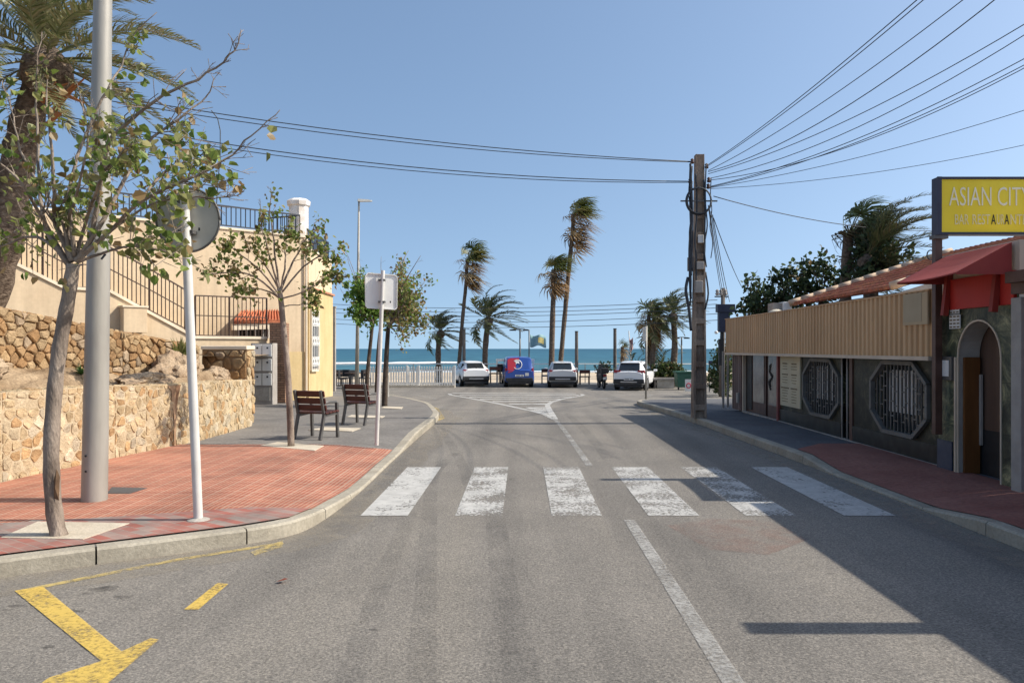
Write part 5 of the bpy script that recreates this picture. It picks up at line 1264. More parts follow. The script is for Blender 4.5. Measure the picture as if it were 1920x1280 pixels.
notice(1782, 1802, 590, 616, XE-.02, 'lower white printed notice beside the top of the arched doorway')
notice(1783, 1800, 565, 588, XE-.02, 'middle white printed notice beside the top of the arched doorway')
notice(1784, 1800, 541, 562, XE-.02, 'topmost small notice with one dark mark, under the red awning', 1, 1)
mc_ = thing('menu_case', (XF-.05, 10.25, 1.35), 'white sheet in a dark framed menu case left of the arched doorway', 'menu case')
y0, y1 = yx(1792, XE), yx(1766, XE); ym = (y0+y1)/2; z1, z0 = H-(668-CY)*ym/F, H-(712-CY)*ym/F
mb = MB(); vbox(mb, XE-.06, XE-.01, y0, y1, z0, z1); mb.build('case', M['greyframe'], mc_, bevel=.005)
mb = MB(); vbox(mb, XE-.066, XE-.0605, y0+.05, y1-.05, z0+.05, z1-.05); mb.build('sheet', M['paper'], mc_)
# ---- big yellow sign on a brown post in front of the cladding
YS_ = 10.1; sg = thing('restaurant_sign', (5.47, YS_, .13), 'large yellow sign board reading ASIAN CITY above the roof on a brown post', 'sign')
x0, z0, z1 = GY(1757, YS_), H-(440-CY)*YS_/F, H-(332-CY)*YS_/F; W_ = 1.52
mb = MB(); vbox(mb, x0, x0+W_, YS_, YS_+.14, z0, z1); fr = mb.build('sign_box', M['navy'], sg, bevel=.006)
mb = MB(); vbox(mb, x0+.05, x0+W_-.05, YS_-.004, YS_-.001, z0+.03, z1-.03); mb.build('sign_face', M['yellow_sign'], fr)
mb = MB()
for a in ((x0, z0, x0+W_, z0+.03), (x0, z1-.03, x0+W_, z1), (x0, z0, x0+.05, z1), (x0+W_-.05, z0, x0+W_, z1)): e_ = .003 if a[3]-a[1] > .1 else .001; vbox(mb, a[0]-e_, a[2]+e_, YS_-.016-e_, YS_+.0, a[1]-e_, a[3]+e_)
mb.build('edge_trim', M['navy'], fr)
k = YS_/F; xd, yd = V((1, 0, 0)), V((0, 0, 1))
mb = MB(); text_mesh(mb, 'ASIAN CITY', (GY(1779, YS_), YS_-.005, H-(386-CY)*k), xd, yd, 35*k, 152*k, .004, bold=-.004)
mb.build('lettering', M['letterwhite'], fr)
mb = MB(); text_mesh(mb, 'ASIAN CITY', (GY(1780, YS_), YS_-.006, H-(385.3-CY)*k), xd, yd, 33.6*k, 150*k, .002, bold=-.025)
mb.build('letter_fill', M['yellow_sign'], fr)
zb_ = H-(421-CY)*k; hh_ = 19*k
for wd_, x_, w2_ in (('BAR', 1790, 26), ('REST', 1823, 33), ('UR', 1868.5, 14), ('NTE', 1894, 30)): mb = MB(); text_mesh(mb, wd_, (GY(x_, YS_), YS_-.005, zb_), xd, yd, hh_, w2_*k, .003); mb.build('faded_lettering', M['faded'], fr)
for px in (1858, 1883): mb = MB(); text_mesh(mb, 'A', (GY(px, YS_), YS_-.006, zb_), xd, yd, hh_, 8.5*k, .003); mb.build('dark_letter', M['black'], fr)
mb = MB(); vbox(mb, 5.445, 5.535, YS_+.03, YS_+.12, .60, z0); 
mb.build('post', M['brownpaint'], sg)
mb = MB(); vbox(mb, 5.42, 5.60, YS_+.0, YS_+.14, z0-.05, z0-.001); mb.build('bracket', M['greyframe'], sg)
# second projecting sign nearer than the frame; its shadow falls across the road
s2 = thing('projecting_sign', (5.6, 4.75, 2.5), 'projecting sign outside the right edge whose shadow lies on the road', 'sign')
mb = MB(); mb.prism([V((4.72, 4.66, 2.98)), V((4.95, 4.66, 3.22)), V((5.62, 4.66, 3.22)), V((5.62, 4.66, 2.72)), V((4.72, 4.66, 2.78))], (0, .2, 0)); mb.build('sign_box', M['navy'], s2)
# ================================================================ UTILITY POLE AND CABLES
b0 = G(1310, 783, .13); d = b0.y; up_ = thing('utility_pole', b0, 'square concrete utility pole with recessed panels, boxes and coiled cable', 'utility pole')
zt_ = H-(291-CY)*d/F; w0, w1 = .155, .10; tx = P(1311, 291, d).x
def pw(z): t = (z-b0.z)/(zt_-b0.z); return w0+(w1-w0)*t
def pcx(z): t = (z-b0.z)/(zt_-b0.z); return b0.x+(tx-b0.x)*t
mb = MB(); z = b0.z; wl = .32
segs = [b0.z+(zt_-b0.z)*i/18 for i in range(19)]
# two flanges joined by cross webs: the classic H-section post
for s in (-1, 1):
    rows = []
    for z in segs:
        w = pw(z); c = pcx(z); fl = w*.34
        xa, xb = (c-w, c-w+fl) if s < 0 else (c+w-fl, c+w)
        rows.append([V((xa, d-w, z)), V((xb, d-w, z)), V((xb, d+w, z)), V((xa, d+w, z)), V((xa, d-w, z))])
    mb.strip(rows); mb.face(rows[0][:4]); mb.face(rows[-1][:4])
rows = []
for z in segs: w = pw(z); c = pcx(z); rows.append([V((c-w*.7, d-w*.45, z)), V((c+w*.7, d-w*.45, z)), V((c+w*.7, d+w*.45, z)), V((c-w*.7, d+w*.45, z)), V((c-w*.7, d-w*.45, z))])
mb.strip(rows); mb.face(rows[-1][:4])
zz = b0.z+.25
while zz < zt_-1.6:
    w = pw(zz); c = pcx(zz); mb.box((c, d, zz), (w*1.4, w*1.94, .13)); zz += .50
mb.box((pcx(zt_-.8), d, zt_-.75), (pw(zt_)*1.45, pw(zt_)*1.98, 1.5))
mb.build('post', M['pole_concrete'], up_, bevel=.008)
def UP(px, py, dd=0): return P(px, py, d+dd)
mb = MB(); c = UP(1310, 377, -.2); ring = []
for k in range(3): mb.tube([c+V(((.295-.012*k)*math.cos(a), -.02*k, (.315-.01*k)*math.sin(a))) for a in [i*math.pi/20 for i in range(41)]], .016, 6)
mb.build('cable_coil', M['cable'], up_, smooth=True)
mb = MB(); mb.bar(UP(1276, 377, -.17), UP(1345, 377, -.17), .03, .03); mb.build('crossbar', M['greyframe'], up_)
for (xa, ya, xb, yb, dd, nm, m_) in ((1290, 482, 1301, 508, -.16, 'junction_box', 'wood'), (1306, 490, 1320, 505, -.2, 'junction_box', 'lightgrey'), (1303, 526, 1318, 549, -.22, 'junction_box', 'lightgrey'), (1309, 440, 1320, 455, -.18, 'label_plate', 'paper')):
    a, b = UP(xa, ya, dd), UP(xb, yb, dd); mb = MB(); mb.box((a+b)/2+V((0, .03, 0)), (abs(b.x-a.x), .12 if nm == 'junction_box' else .02, abs(a.z-b.z))); mb.build(nm, M[m_], up_, bevel=.01)
mb = MB(); rnd.seed(3)
for k in range(12):
    x = 1293+rnd.uniform(-3, 13)+(28 if k > 8 else 0); y0, y1 = rnd.uniform(300, 350), rnd.uniform(470, 575)
    pts = [UP(x+rnd.uniform(-3, 3)*(1 if 0 < i < 5 else .4), y0+(y1-y0)*i/5, -.17-.04*rnd.random()) for i in range(6)]; mb.tube(subpath(pts, 4), rnd.choice([.011, .016, .022]), 5)
mb.tube(subpath([UP(1290, 520, -.15), UP(1286, 545, -.2), UP(1292, 580, -.18), UP(1296, 620, -.17)], 4), .035, 6); mb.tube(subpath([UP(1323, 510, -.1), UP(1328, 550, -.12), UP(1322, 580, -.14)], 4), .02, 6)
mb.build('hanging_cables', M['cable'], up_, smooth=True)
mb = MB()
for (x, y) in ((1298, 303), (1294, 340), (1325, 312), (1329, 338), (1328, 350)): mb.lathe(UP(x, y+4, -.12), [(.035, 0), (.05, .03), (.03, .06), (.045, .09), (.015, .12)], 8)
mb.build('insulator', M['brownpaint'], up_, smooth=True)
def cable(a, b, sag, r, label, group, n=18):
    a, b = V(a), V(b); pts = [a.lerp(b, i/n)-V((0, 0, sag*4*(i/n)*(1-i/n))) for i in range(n+1)]
    mb = MB(); mb.tube(pts, r, 5); o = mb.build('overhead_cable', M['cable'], org=a, smooth=True); tag(o, label, 'cable', group); return o
gl = 'overhead cables running left from the utility pole'
cable(UP(1298, 303), P(-240, 95, 15), .36, .0105, 'topmost overhead cable sagging from the pole top to the upper left', gl)
cable(UP(1298, 304), P(-240, 103, 14.5), .40, .0095, 'second overhead cable from the pole top, just below the topmost one on the left', gl)
cable(UP(1292, 340), P(-240, 140, 15.5), .52, .011, 'upper one of the two lowest cables reaching the left from below the pole top', gl)
cable(UP(1292, 342), P(-240, 147, 15), .55, .009, 'lowest overhead cable on the left, passing behind the near tree crown', gl)
gr_ = 'overhead cables fanning out right from the utility pole'
for (px, py, qx, qy, dd, sag, r, lb) in ((1326, 310, 1760, -35, 9, .10, .012, 'steepest overhead cable rising from the pole top to the upper right'), (1326, 312, 1790, -50, 9.4, .12, .012, 'second steepest overhead cable rising to the top edge'),
    (1328, 320, 1880, -58, 9.8, .18, .012, 'third overhead cable from the left of the fan rising to the top edge'), (1328, 322, 1900, -28, 10.2, .35, .014, 'overhead cable of the fan that leaves the frame near the top right corner'),
    (1328, 326, 2060, -40, 10.6, .30, .013, 'overhead cable meeting the right edge highest, just under the corner'), (1328, 335, 2060, -25, 11.2, .42, .013, 'overhead cable meeting the right edge second highest'), (1330, 338, 2080, 38, 12, .45, .013, 'overhead cable reaching the right edge upper third, above the pair'),
    (1330, 350, 2080, 20, 12.6, .35, .014, 'upper cable of the close pair reaching the right edge above the sign'), (1332, 351, 2080, 34, 13.2, .36, .014, 'lower cable of the close pair reaching the right edge above the sign'),
    (1332, 352, 2090, 150, 14, .20, .011, 'overhead cable slanting gently to the right edge over the yellow sign'), (1332, 354, 2090, 232, 15, .22, .010, 'flattest overhead cable, running just above the yellow sign')):
    cable(UP(px, py), P(qx, qy, dd), sag, r*.6, lb, gr_)
cable(UP(1338, 368), P(1770, 432, 24), .25, .011, 'thin service cable dropping right behind the wind-blown palms', gr_)
gd = 'service cables dropping to the far pole'
for i, (x0_, x1_, y1_) in enumerate(((1328, 1352, 548), (1330, 1356, 552), (1333, 1362, 560), (1336, 1368, 566), (1338, 1392, 540))):
    cable(UP(x0_, 385+6*i), P(x1_, y1_, 30), .10, .011, ['leftmost', 'second', 'third', 'fourth', 'rightmost, flattest'][i]+' of the thin cables dropping steeply right of the utility pole', gd)
gf_ = 'far cables strung across the palms'
for i, (ya_, yb_, dd) in enumerate(((570, 562, 44), (578, 570, 44.4), (586, 577, 44.8), (598, 588, 45.2), (606, 600, 45.6))):
    cable(P(560, ya_-4, dd), P(1345, yb_, 32), .35, .013, ['highest', 'second highest', 'middle', 'second lowest', 'lowest'][i]+' of the thin far cables crossing in front of the sea-side palms', gf_)
# far pole with lamps and the navy sign tower
b0 = G(1353, 724, .1); d2 = 30.5; b0 = V((GY(1353, d2), d2, zg(d2)+.13)); fp = thing('utility_pole', b0, 'thin distant pole with insulators just right of the big utility pole', 'utility pole')
mb = MB(); mb.tube([b0, P(1356, 540, d2)], [.12, .08], 10); mb.build('post', M['wood'], fp, smooth=True)
mb = MB(); mb.bar(P(1340, 556, d2), P(1366, 556, d2), .05); 
mb.build('crossbar', M['greyframe'], fp)
for x in (1345, 1352, 1360): mb = MB(); mb.lathe(P(x, 554, d2-.06), [(.05, 0), (.09, .07), (.05, .12), (.08, .18), (.02, .25)], 8); mb.build('insulator', M['lightgrey'], fp, smooth=True)
d3 = 29.0; b0 = V((GY(1356, d3), d3, zg(d3)+.13)); ns = thing('sign_tower', b0, 'dark navy sign tower with stacked boxes above the far end of the restaurant', 'sign')
mb = MB(); mb.box(P(1360, 578, d3), (.66, .35, .30)); mb.build('upper_box', M['navy'], ns, bevel=.01)
mb = MB(); mb.box(P(1357, 604, d3), (.42, .25, .75)); mb.build('lower_box', M['navy'], ns, bevel=.01)
mb = MB(); mb.box(P(1352, 660, d3), (.18, .16, 1.0)); mb.box(P(1354, 636, d3), (.10, .1, .6)); mb.build('post', M['black'], ns)
mb = MB(); mb.tube([P(1354, 680, d3), b0], .06, 8); mb.build('post', M['greyframe'], ns)
mb = MB(); mb.lathe(P(1343, 626, d3-.3), [(.03, 0), (.07, .04), (.07, .09), (.02, .12)], 8); mb.build('flood_lamp', M['white_metal'], ns, smooth=True)
bs_ = thing('banner_sign', P(1338, 682, 40), 'small navy banner board seen far off between the utility pole and the shrub', 'sign')
mb = MB(); mb.box(P(1338, 679, 40), (.52, .06, .17)); mb.build('board', M['navy'], bs_)
mb = MB(); mb.bar(P(1330, 682, 40), P(1330, 735, 40), .05); mb.bar(P(1346, 682, 40), P(1346, 735, 40), .05); mb.build('legs', M['greyframe'], bs_)
# thin post at the corner of the right pavement
b0 = G(1211, 748, .1); cp = thing('traffic_sign', b0, 'slim post with a sign seen edge-on at the far corner of the right pavement', 'traffic sign')
mb = MB(); mb.tube([b0, P(1212, 611, b0.y)], .038, 10); mb.build('post', M['galv'], cp, smooth=True)
mb = MB(); mb.box(P(1208, 626, b0.y), (.05, .5, .52)); mb.build('sign_plate', M['paleplate'], cp, bevel=.01)
# ================================================================ THE FAR SIDE: FENCE, RAIL, CARS, POSTS
rnd.seed(42)
fz = zg(46)
def gate_fence():
    d = 45.6; x0, x1 = GY(690, d), GY(853, d); t = thing('picket_fence', ((x0+x1)/2, d, fz), 'white picket fence along the promenade left of the parked white crossover', 'fence')
    zt = H-(688-CY)*d/F; mb = MB(); x = x0
    while x < x1: mb.box((x, d, (fz+.06+zt)/2), (.075, .03, zt-fz-.06)); mb.add([(x-.0375, d-.015, zt), (x+.0375, d-.015, zt), (x, d, zt+.05), (x-.0375, d+.015, zt), (x+.0375, d+.015, zt)], [(0, 1, 2), (1, 4, 2), (4, 3, 2), (3, 0, 2)]); x += .152
    mb.build('pickets', M['white_metal'], t)
    for z in (fz+.25, zt-.18): mb = MB(); mb.bar((x0, d+.04, z), (x1, d+.04, z), .05, .08); mb.build('rail', M['white_metal'], t)
    for px in (691, 763, 785, 852): mb = MB(); mb.box((GY(px, d), d+.0, (fz+zt)/2+.04), (.13, .11, zt-fz+.1)); mb.build('post', M['white_metal'], t, bevel=.01)
    mb = MB(); mb.box(((x0+x1)/2, d-.1, fz+.05), (x1-x0, .3, .16)); mb.build('base_kerb', M['sandpit'], t)
gate_fence()
# promenade railing
d = 49.6; rl = thing('promenade_railing', (GY(900, d), d, fz+.1), 'thin pale metal railing along the edge of the promenade', 'railing')
mb = MB(); xa, xb = GY(560, d), GY(1345, d); zr = H-(682-CY)*d/F
for z, r in ((zr, .035), (fz+.5, .014), (fz+.36, .014)): mb.tube([(xa, d, z), (xb, d, z)], r, 6)
mb.build('rails', M['white_metal'], rl)
x = xa
while x < xb: mb = MB(); mb.tube([(x, d, fz+.1), (x, d, zr)], .028, 6); mb.build('post', M['galv'], rl); x += 1.85
# wooden posts
for px, py, lb in ((870, 618, 'dark wooden post right behind the trunk of the left fan palm'), (1081, 622, 'dark wooden post standing alone right of the tallest palm'), (1153, 617, 'dark wooden post left of the short fan palm')):
    b = V((GY(px, 48.8), 48.8, fz+.1)); o = thing('wooden_post', b, lb, 'post', 'tall wooden posts on the promenade'); t = P(px, py, b.y); mb = MB(); mb.tube([b, t], [.115, .10], 10); mb.build('shaft', M['wood'], o, smooth=True, sharp=40)
    mb = MB(); mb.tube([t, t+V((0, 0, .05))], [.115, .115], 10); mb.build('cap', M['black'], o)
def tlamp(px, top, x0, x1, lb):
    b = V((GY(px, 49.2), 49.2, fz+.1)); t = P(px, top, b.y); o = thing('promenade_lamp', b, lb, 'lamp post', 'promenade lamps'); mb = MB(); mb.tube([b, t], [.06, .045], 8); mb.build('column', M['greyframe'], o, smooth=True)
    for x in (x0, x1): mb = MB(); e = P(x, top+1, b.y); mb.bar(t, e, .05); mb.build('arm', M['greyframe'], o); mb = MB(); mb.box(e.lerp(t, .25)+V((0, 0, -.04)), (abs(e.x-t.x)*.55+.1, .2, .07)); mb.build('lamp_head', M['black'], o, bevel=.01)
tlamp(975, 617, 957, 990, 'double armed promenade lamp right behind the blue van')
tlamp(1278, 632, 1266, 1291, 'double armed promenade lamp just left of the utility pole')
b = V((GY(992, 49.0), 49.0, fz+.1)); fl = thing('flag_pole', b, 'flag pole with a pale blue green flag streaming right', 'flag'); mb = MB(); mb.tube([b, P(992, 618, b.y)], .04, 8); mb.build('pole', M['greyframe'], fl, smooth=True)
mb = MB(); rows = []
for i in range(15):
    t = i/14; rows.append([P(994+30*t, 627+3*t+(1-t)*0+s*(22-3*t*0)+2.2*math.sin(t*7+s)-s*2*t, b.y+.12*math.sin(t*8+s*1.5)) for s in (0, .25, .5, .75, 1)])
mb.strip(rows); o = mb.build('cloth', M['teal'], fl, smooth=True); o.modifiers.new('t', 'SOLIDIFY').thickness = .006
mb = MB(); mb.strip([[p+V((0, -.03, 0)) for p in r_[1:4]] for r_ in rows[7:13]]); o = mb.build('emblem', M['ochre'], o, smooth=True)
b = V((GY(1186, 49.0), 49.0, fz+.1)); fl = thing('banner_pole', b, 'slim pole with a narrow reddish banner beside the short fan palm', 'flag'); mb = MB(); mb.tube([b, P(1179, 620, b.y)], .03, 6); mb.build('pole', M['paleplate'], fl, smooth=True)
mb = MB(); mb.strip([[P(1180+7*t, y+3*math.sin(t*4), b.y+.1*math.sin(t*5+y)) for t in (0, .35, .7, 1)] for y in (634, 640, 648, 656)]); o = mb.build('cloth', mat('faded_red_banner', (.45, .22, .22), (.5, .4, .4), 2, .8), fl); o.modifiers.new('t', 'SOLIDIFY').thickness = .006
# white frame structure by the van
d = 48.3; t = thing('white_shelter', (GY(965, d), d, fz+.1), 'low white frame shelter behind the blue van', 'shelter'); mb = MB()
for px in (932, 1000): mb.bar((GY(px, d), d, fz+.1), P(px, 674, d), .10)
mb.build('posts', M['white_metal'], t); mb = MB(); mb.bar(P(930, 675, d), P(1002, 675, d), .14, .16); mb.build('beam', M['white_metal'], t)
mb = MB(); mb.box(P(938, 690, d), (.35, .3, .5)); mb.build('dark_box', M['black'], t)
# benches / tables on the promenade
def prom_bench(x0, x1, py, d, lb):
    c = V(((GY(x0, d)+GY(x1, d))/2, d, zg(46)+.1)); t = thing('promenade_bench', c, lb, 'bench', 'benches on the promenade'); w = GY(x1, d)-GY(x0, d); z = H-(py-CY)*d/F
    mb = MB(); mb.box((c.x, d, z), (w, .5, .07)); mb.build('seat', M['wood'], t); mb = MB(); mb.box((c.x, d-.2, z+.32), (w, .06, .22)); mb.build('backrest', M['slat'], t)
    for s in (-1, 1): mb = MB(); mb.bar((c.x+s*w*.42, d-.15, c.z), (c.x+s*w*.42, d-.15, z+.4), .07); mb.bar((c.x+s*w*.42, d+.2, c.z), (c.x+s*w*.42, d+.2, z), .07); mb.build('leg', M['greyframe'], t)
prom_bench(1086, 1106, 706, 47.6, 'wooden bench between the silver hatchback and the motorbike'); prom_bench(1015, 1030, 704, 48, 'wooden bench half hidden left of the silver hatchback'); prom_bench(918, 940, 700, 48.2, 'wooden bench in the gap between the white crossover and the blue van')
lw = MB(); d = 44.5; a, b_ = GY(1224, d), GY(1262, d); z = H-(709-CY)*d/F
t = thing('low_wall', ((a+b_)/2, d, fz), 'low grey concrete wall right of the white off-roader', 'wall'); lw.box((GY(1248, d), d+.1, (fz+z)/2-.04), (GY(1272, d)-GY(1240, d), .3, z-fz-.12)); lw.build('wall', M['concrete'], t)
lw = MB(); lw.box((GY(1248, d), d+.08, z-.03), (GY(1274, d)-GY(1224, d), .45, .12)); lw.build('coping', M['lightgrey'], t)
lw = MB(); lw.box((GY(1228, d), d+.1, (fz+z)/2), (.1, .3, z-fz-.1)); lw.build('pier', M['wood'], t)
d = 43.0; t = thing('waste_container', (GY(1279, d), d, fz), 'dark green waste container left of the utility pole', 'container')
mb = MB(); c = P(1280, 714, d); mb.prism([V((c.x-.33, d-.4, fz+.15)), V((c.x+.33, d-.4, fz+.15)), V((c.x+.42, d-.45, c.z+.45)), V((c.x-.42, d-.45, c.z+.45))], (0, .85, 0)); mb.build('bin', M['binGreen'], t, bevel=.03)
mb = MB(); mb.box((c.x, d, c.z+.5), (.95, .98, .1)); mb.build('lid', M['binGreen'], t, bevel=.03)
for s in (-1, 1): mb = MB(); mb.disc((c.x+s*.3, d-.3, fz+.09), (1, 0, 0), .09, .06, 12); mb.build('wheel', M['rubber'], t)
d = 40.5; t = thing('notice_board', (GY(1290, d), d, fz), 'small white board with a red ring against the green container', 'notice board'); mb = MB(); c = P(1291, 722, d); mb.box(c, (.36, .04, .62)); mb.build('board', M['paper'], t)
mb = MB(); mb.tube([c+V((.11*math.cos(a), -.026, .12*math.sin(a)-.02)) for a in [i*math.pi/10 for i in range(21)]], .025, 5); mb.build('ring', M['signred'], t)
for s in (-1, 1): mb = MB(); mb.bar((c.x+s*.15, d, zg(d)), (c.x+s*.15, d, c.z), .03); mb.build('leg', M['greyframe'], t)
# bollard and posts at the left corner
for px, py, top, lb in ((727, 745, 706, 'pale bollard at the pavement corner beside the wind-burnt tree'),):
    b = G(px, py, .1); t = thing('bollard', b, lb, 'bollard'); mb = MB(); mb.lathe(b, [(.07, 0), (.06, .05), (.05, .1), (.05, .85), (.06, .9), (.03, .97)], 10); mb.build('post', M['galv'], t, smooth=True)
b = G(625, 733, .1); t = thing('gate_post', b, 'grey concrete post right behind the yellow house corner', 'post'); mb = MB(); mb.box((b.x, b.y, b.z+2.1), (.22, .22, 4.2)); mb.build('shaft', M['lightgrey'], t); mb = MB(); mb.box((b.x, b.y, b.z+4.22), (.28, .28, .06)); mb.build('cap', M['concrete'], t)
# terrace chairs of the beach bar
def chair(loc, rz, lb):
    t = thing('terrace_chair', loc, lb, 'chair', 'dark terrace chairs by the beach bar', rz)
    mb = MB(); mb.box((0, 0, .45), (.46, .46, .05)); mb.build('seat', M['plastic'], t, local=True, bevel=.01)
    mb = MB(); mb.box((0, .22, .72), (.46, .04, .42)); mb.build('backrest', M['plastic'], t, local=True, bevel=.01)
    for i in (-1, 1):
        for j in (-1, 1): mb = MB(); mb.bar((i*.2, j*.2, 0), (i*.2, j*.2, .45), .04); mb.build('leg', M['greyframe'], t, local=True)
    return t
c0 = None; locs = [(624, 44, 20, 'just right of the yellow house corner'), (634, 45, 200, 'second from the yellow house corner'), (643, 43.6, 90, 'left of the thin street lamp column'), (652, 45.4, 170, 'beside the slim street lamp column'), (663, 44.2, 30, 'behind the slim street lamp column'), (676, 45.2, 250, 'between the lamp column and the white fence'), (686, 44.4, 120, 'nearest the left end of the white fence')]
for px, d, rz, lb in locs:
    p = V((GY(px, d), d, zg(d)+.14))
    if c0 is None: c0 = chair(p, R(rz), 'dark terrace chair '+lb)
    else: dup(c0, p, R(rz), 'dark terrace chair '+lb)
t0_ = None
for px, d, lb in ((630, 44.4, 'small dark round terrace table nearest the yellow house corner'), (657, 44.6, 'small dark round terrace table behind the lamp column'), (681, 44.9, 'small dark round terrace table nearest the white fence')):
    p = V((GY(px, d), d, zg(d)+.14))
    if t0_ is None:
        t0_ = thing('terrace_table', p, lb, 'table', 'round terrace tables'); mb = MB(); mb.disc((0, 0, .74), (0, 0, 1), .36, .04, 20); mb.build('tabletop', M['doorbrown'], t0_, local=True)
        mb = MB(); mb.tube([(0, 0, 0), (0, 0, .73)], .04, 8); mb.lathe((0, 0, 0), [(.25, 0), (.24, .03), (.05, .06)], 12); mb.build('pedestal', M['plastic'], t0_, local=True)
    else: dup(t0_, p, 0, lb)
# ---------------------------------------------------------------- vehicles (local axes: x right, y forward, z up; rear bumper at y = 0)
def make_car(name, label, loc, rz, W, stations, paint, wheels, wr, glass0, cab, tl, plate_z, low_z, rails=False, spoiler=True, bump_dark=True):
    t = thing(name, loc, label, 'car' if name != 'delivery_van' else 'van', 'vehicles parked nose to the sea', rz)
    secs = []
    for (y, zb, belt, top, wb, wr_) in stations:
        hw = W/2*wb; hr = W/2*wr_
        half = [(0, zb), (hw*.86, zb), (hw*.985, zb+.10), (hw, zb+(belt-zb)*.45), (hw*.985, belt-.10), (hw*.955, belt), (hr+.03, top-.09), (hr-.05, top-.015), (hr-.22, top+.01), (0, top+.03)]
        secs.append([V((x, y, z)) for x, z in half]+[V((-x, y, z)) for x, z in half[-2:0:-1]])
    mb = MB(); n = len(secs[0]); b = 0
    for s in secs: mb.v += s
    for i in range(len(secs)-1):
        for j in range(n): mb.f.append([i*n+j, i*n+(j+1) % n, (i+1)*n+(j+1) % n, (i+1)*n+j]); mb.c.append((1, 1, 1))
    mb.f.append(list(range(n))); mb.f.append([(len(secs)-1)*n+j for j in range(n)]); mb.c += [(1, 1, 1)]*2
    body = mb.build('body', paint, t, smooth=True, sharp=32, local=True)
    def panel(nm, quads, m, off, shrink=.93, parent=t):
        g = MB()
        for qd in quads:
            c = sum(qd, V((0, 0, 0)))/len(qd); nn = (qd[1]-qd[0]).cross(qd[-1]-qd[0]).normalized()
            if nn.dot(c-V((0, (cab[0]+cab[1])/2, .9))) < 0: nn = -nn
            g.prism([c+(p-c)*shrink+nn*(off-.012) for p in qd], nn*.014)
        return g.build(nm, m, parent, local=True)
    k0 = glass0
    def quad(i, j, j2, a=0., b=1.): return [secs[i][j], secs[i][j2], secs[i+1][j2], secs[i+1][j]]
    # rear window
    s0, s1 = secs[k0], secs[k0+1]; L = lambda p, q_, f: p.lerp(q_, f)
    q_ = [L(s0[7], s0[11], .06), L(s0[11], s0[7], .06), L(s1[11], s1[7], .02), L(s1[7], s1[11], .02)]
    rwq = [L(q_[0], q_[3], .12), L(q_[1], q_[2], .12), L(q_[1], q_[2], .90), L(q_[0], q_[3], .90)]
    panel('rear_window', [rwq], M['glass'], .05, .98)
    for sgn in (0, 1):
        qs = []
        for i in range(cab[0], cab[1]):
            a, b_ = (5, 6) if sgn == 0 else (n-5, n-6)
            qs.append([secs[i][a]+V((0, .05, .02)), secs[i][b_]+V((0, .05, -.02)), secs[i+1][b_]+V((0, 0, -.02)), secs[i+1][a]+V((0, 0, .02))])
        panel('side_window', qs, M['glass'], .012, .95)
    i = cab[1]; panel('windscreen', [[secs[i][7], secs[i][11], secs[i+1][11], secs[i+1][7]]], M['glass'], .02, .92)
    # wheels
    for yw in wheels:
        for s in (-1, 1):
            x = s*(W/2-.105); g = MB(); g.disc((x, yw, wr), (1, 0, 0), wr, .215, 22); w = g.build('wheel', M['rubber'], t, local=True, smooth=True, sharp=40)
            g = MB(); g.disc((x+s*.098, yw, wr), (1, 0, 0), wr*.64, .03, 18); g.build('rim', M['alloy'], w, local=True)
            g = MB(); aa = [(x+s*.062, yw+(wr+.07)*math.cos(a), wr+(wr+.07)*math.sin(a)) for a in [math.pi*k/12 for k in range(13)]]; g.tube(aa, .05, 6); g.build('wheel_arch', M['plastic'], t, local=True)
    hw = W/2
    g = MB(); g.box((0, .06, low_z), (W*.93, .22, .24)); g.build('rear_bumper', M['plastic'] if bump_dark else paint, t, local=True, bevel=.04)
    g = MB(); g.box((0, .6, .27), (W*.80, 1.4, .14)); g.build('underbody', M['black'], t, local=True)
    if bump_dark: g = MB(); g.box((0, -.05, low_z-.03), (W*.5, .03, .07)); g.build('skid_plate', M['alloy'], t, local=True)
    for s in (-1, 1):
        g = MB(); x, y, z, sx, sz = tl; g.prism([V((s*x, y, z-sz/2)), V((s*(x-sx), y-.02, z-sz*.3)), V((s*(x-sx), y-.02, z+sz*.4)), V((s*(x-sx*.1), y+.02, z+sz/2))], (0, .22, 0)); g.build('tail_light', M['taillight'], t, local=True, bevel=.01)
        g = MB(); i = cab[1]; c = secs[i+1][5]; g.box((s*(abs(c.x)+.13), c.y-.2, c.z+.05), (.2, .1, .14)); g.build('mirror', paint, t, local=True, bevel=.03)
        if rails: g = MB(); i0, i1 = k0+1, cab[1]; a, b_ = secs[i0][7], secs[i1][7]; g.tube([V((s*abs(a.x), a.y+.1, a.z)), V((s*abs(a.x), a.y+.2, a.z+.06)), V((s*abs(b_.x), b_.y-.1, b_.z+.06)), V((s*abs(b_.x), b_.y, b_.z))], .02, 6); g.build('roof_rail', M['plastic'], t, local=True)
    g = MB(); g.box((0, stations[k0][0]-.005 if plate_z > .7 else -.06, plate_z), (.52, .02, .115)); pl = g.build('number_plate', M['paper'], t, local=True)
    g = MB()
    for k in range(7):
        if k != 4: g.box((-.19+k*.062, (stations[k0][0]-.005 if plate_z > .7 else -.06)-.011, plate_z), (.032, .004, .07))
    g.build('plate_print', M['black'], pl, local=True)
    if spoiler: s1 = secs[k0+1]; g = MB(); g.box((0, s1[9].y-.04, s1[9].z-.035), (W*.58, .22, .05)); g.build('roof_spoiler', paint, t, local=True, bevel=.02)
    g = MB(); a = rwq[0].lerp(rwq[1], .5); b_ = rwq[2].lerp(rwq[3], .5); g.bar(a+V((0, -.06, .02)), a.lerp(b_, .3)+V((.25, -.065, .02)), .02); g.build('wiper', M['plastic'], t, local=True)
    return t, secs
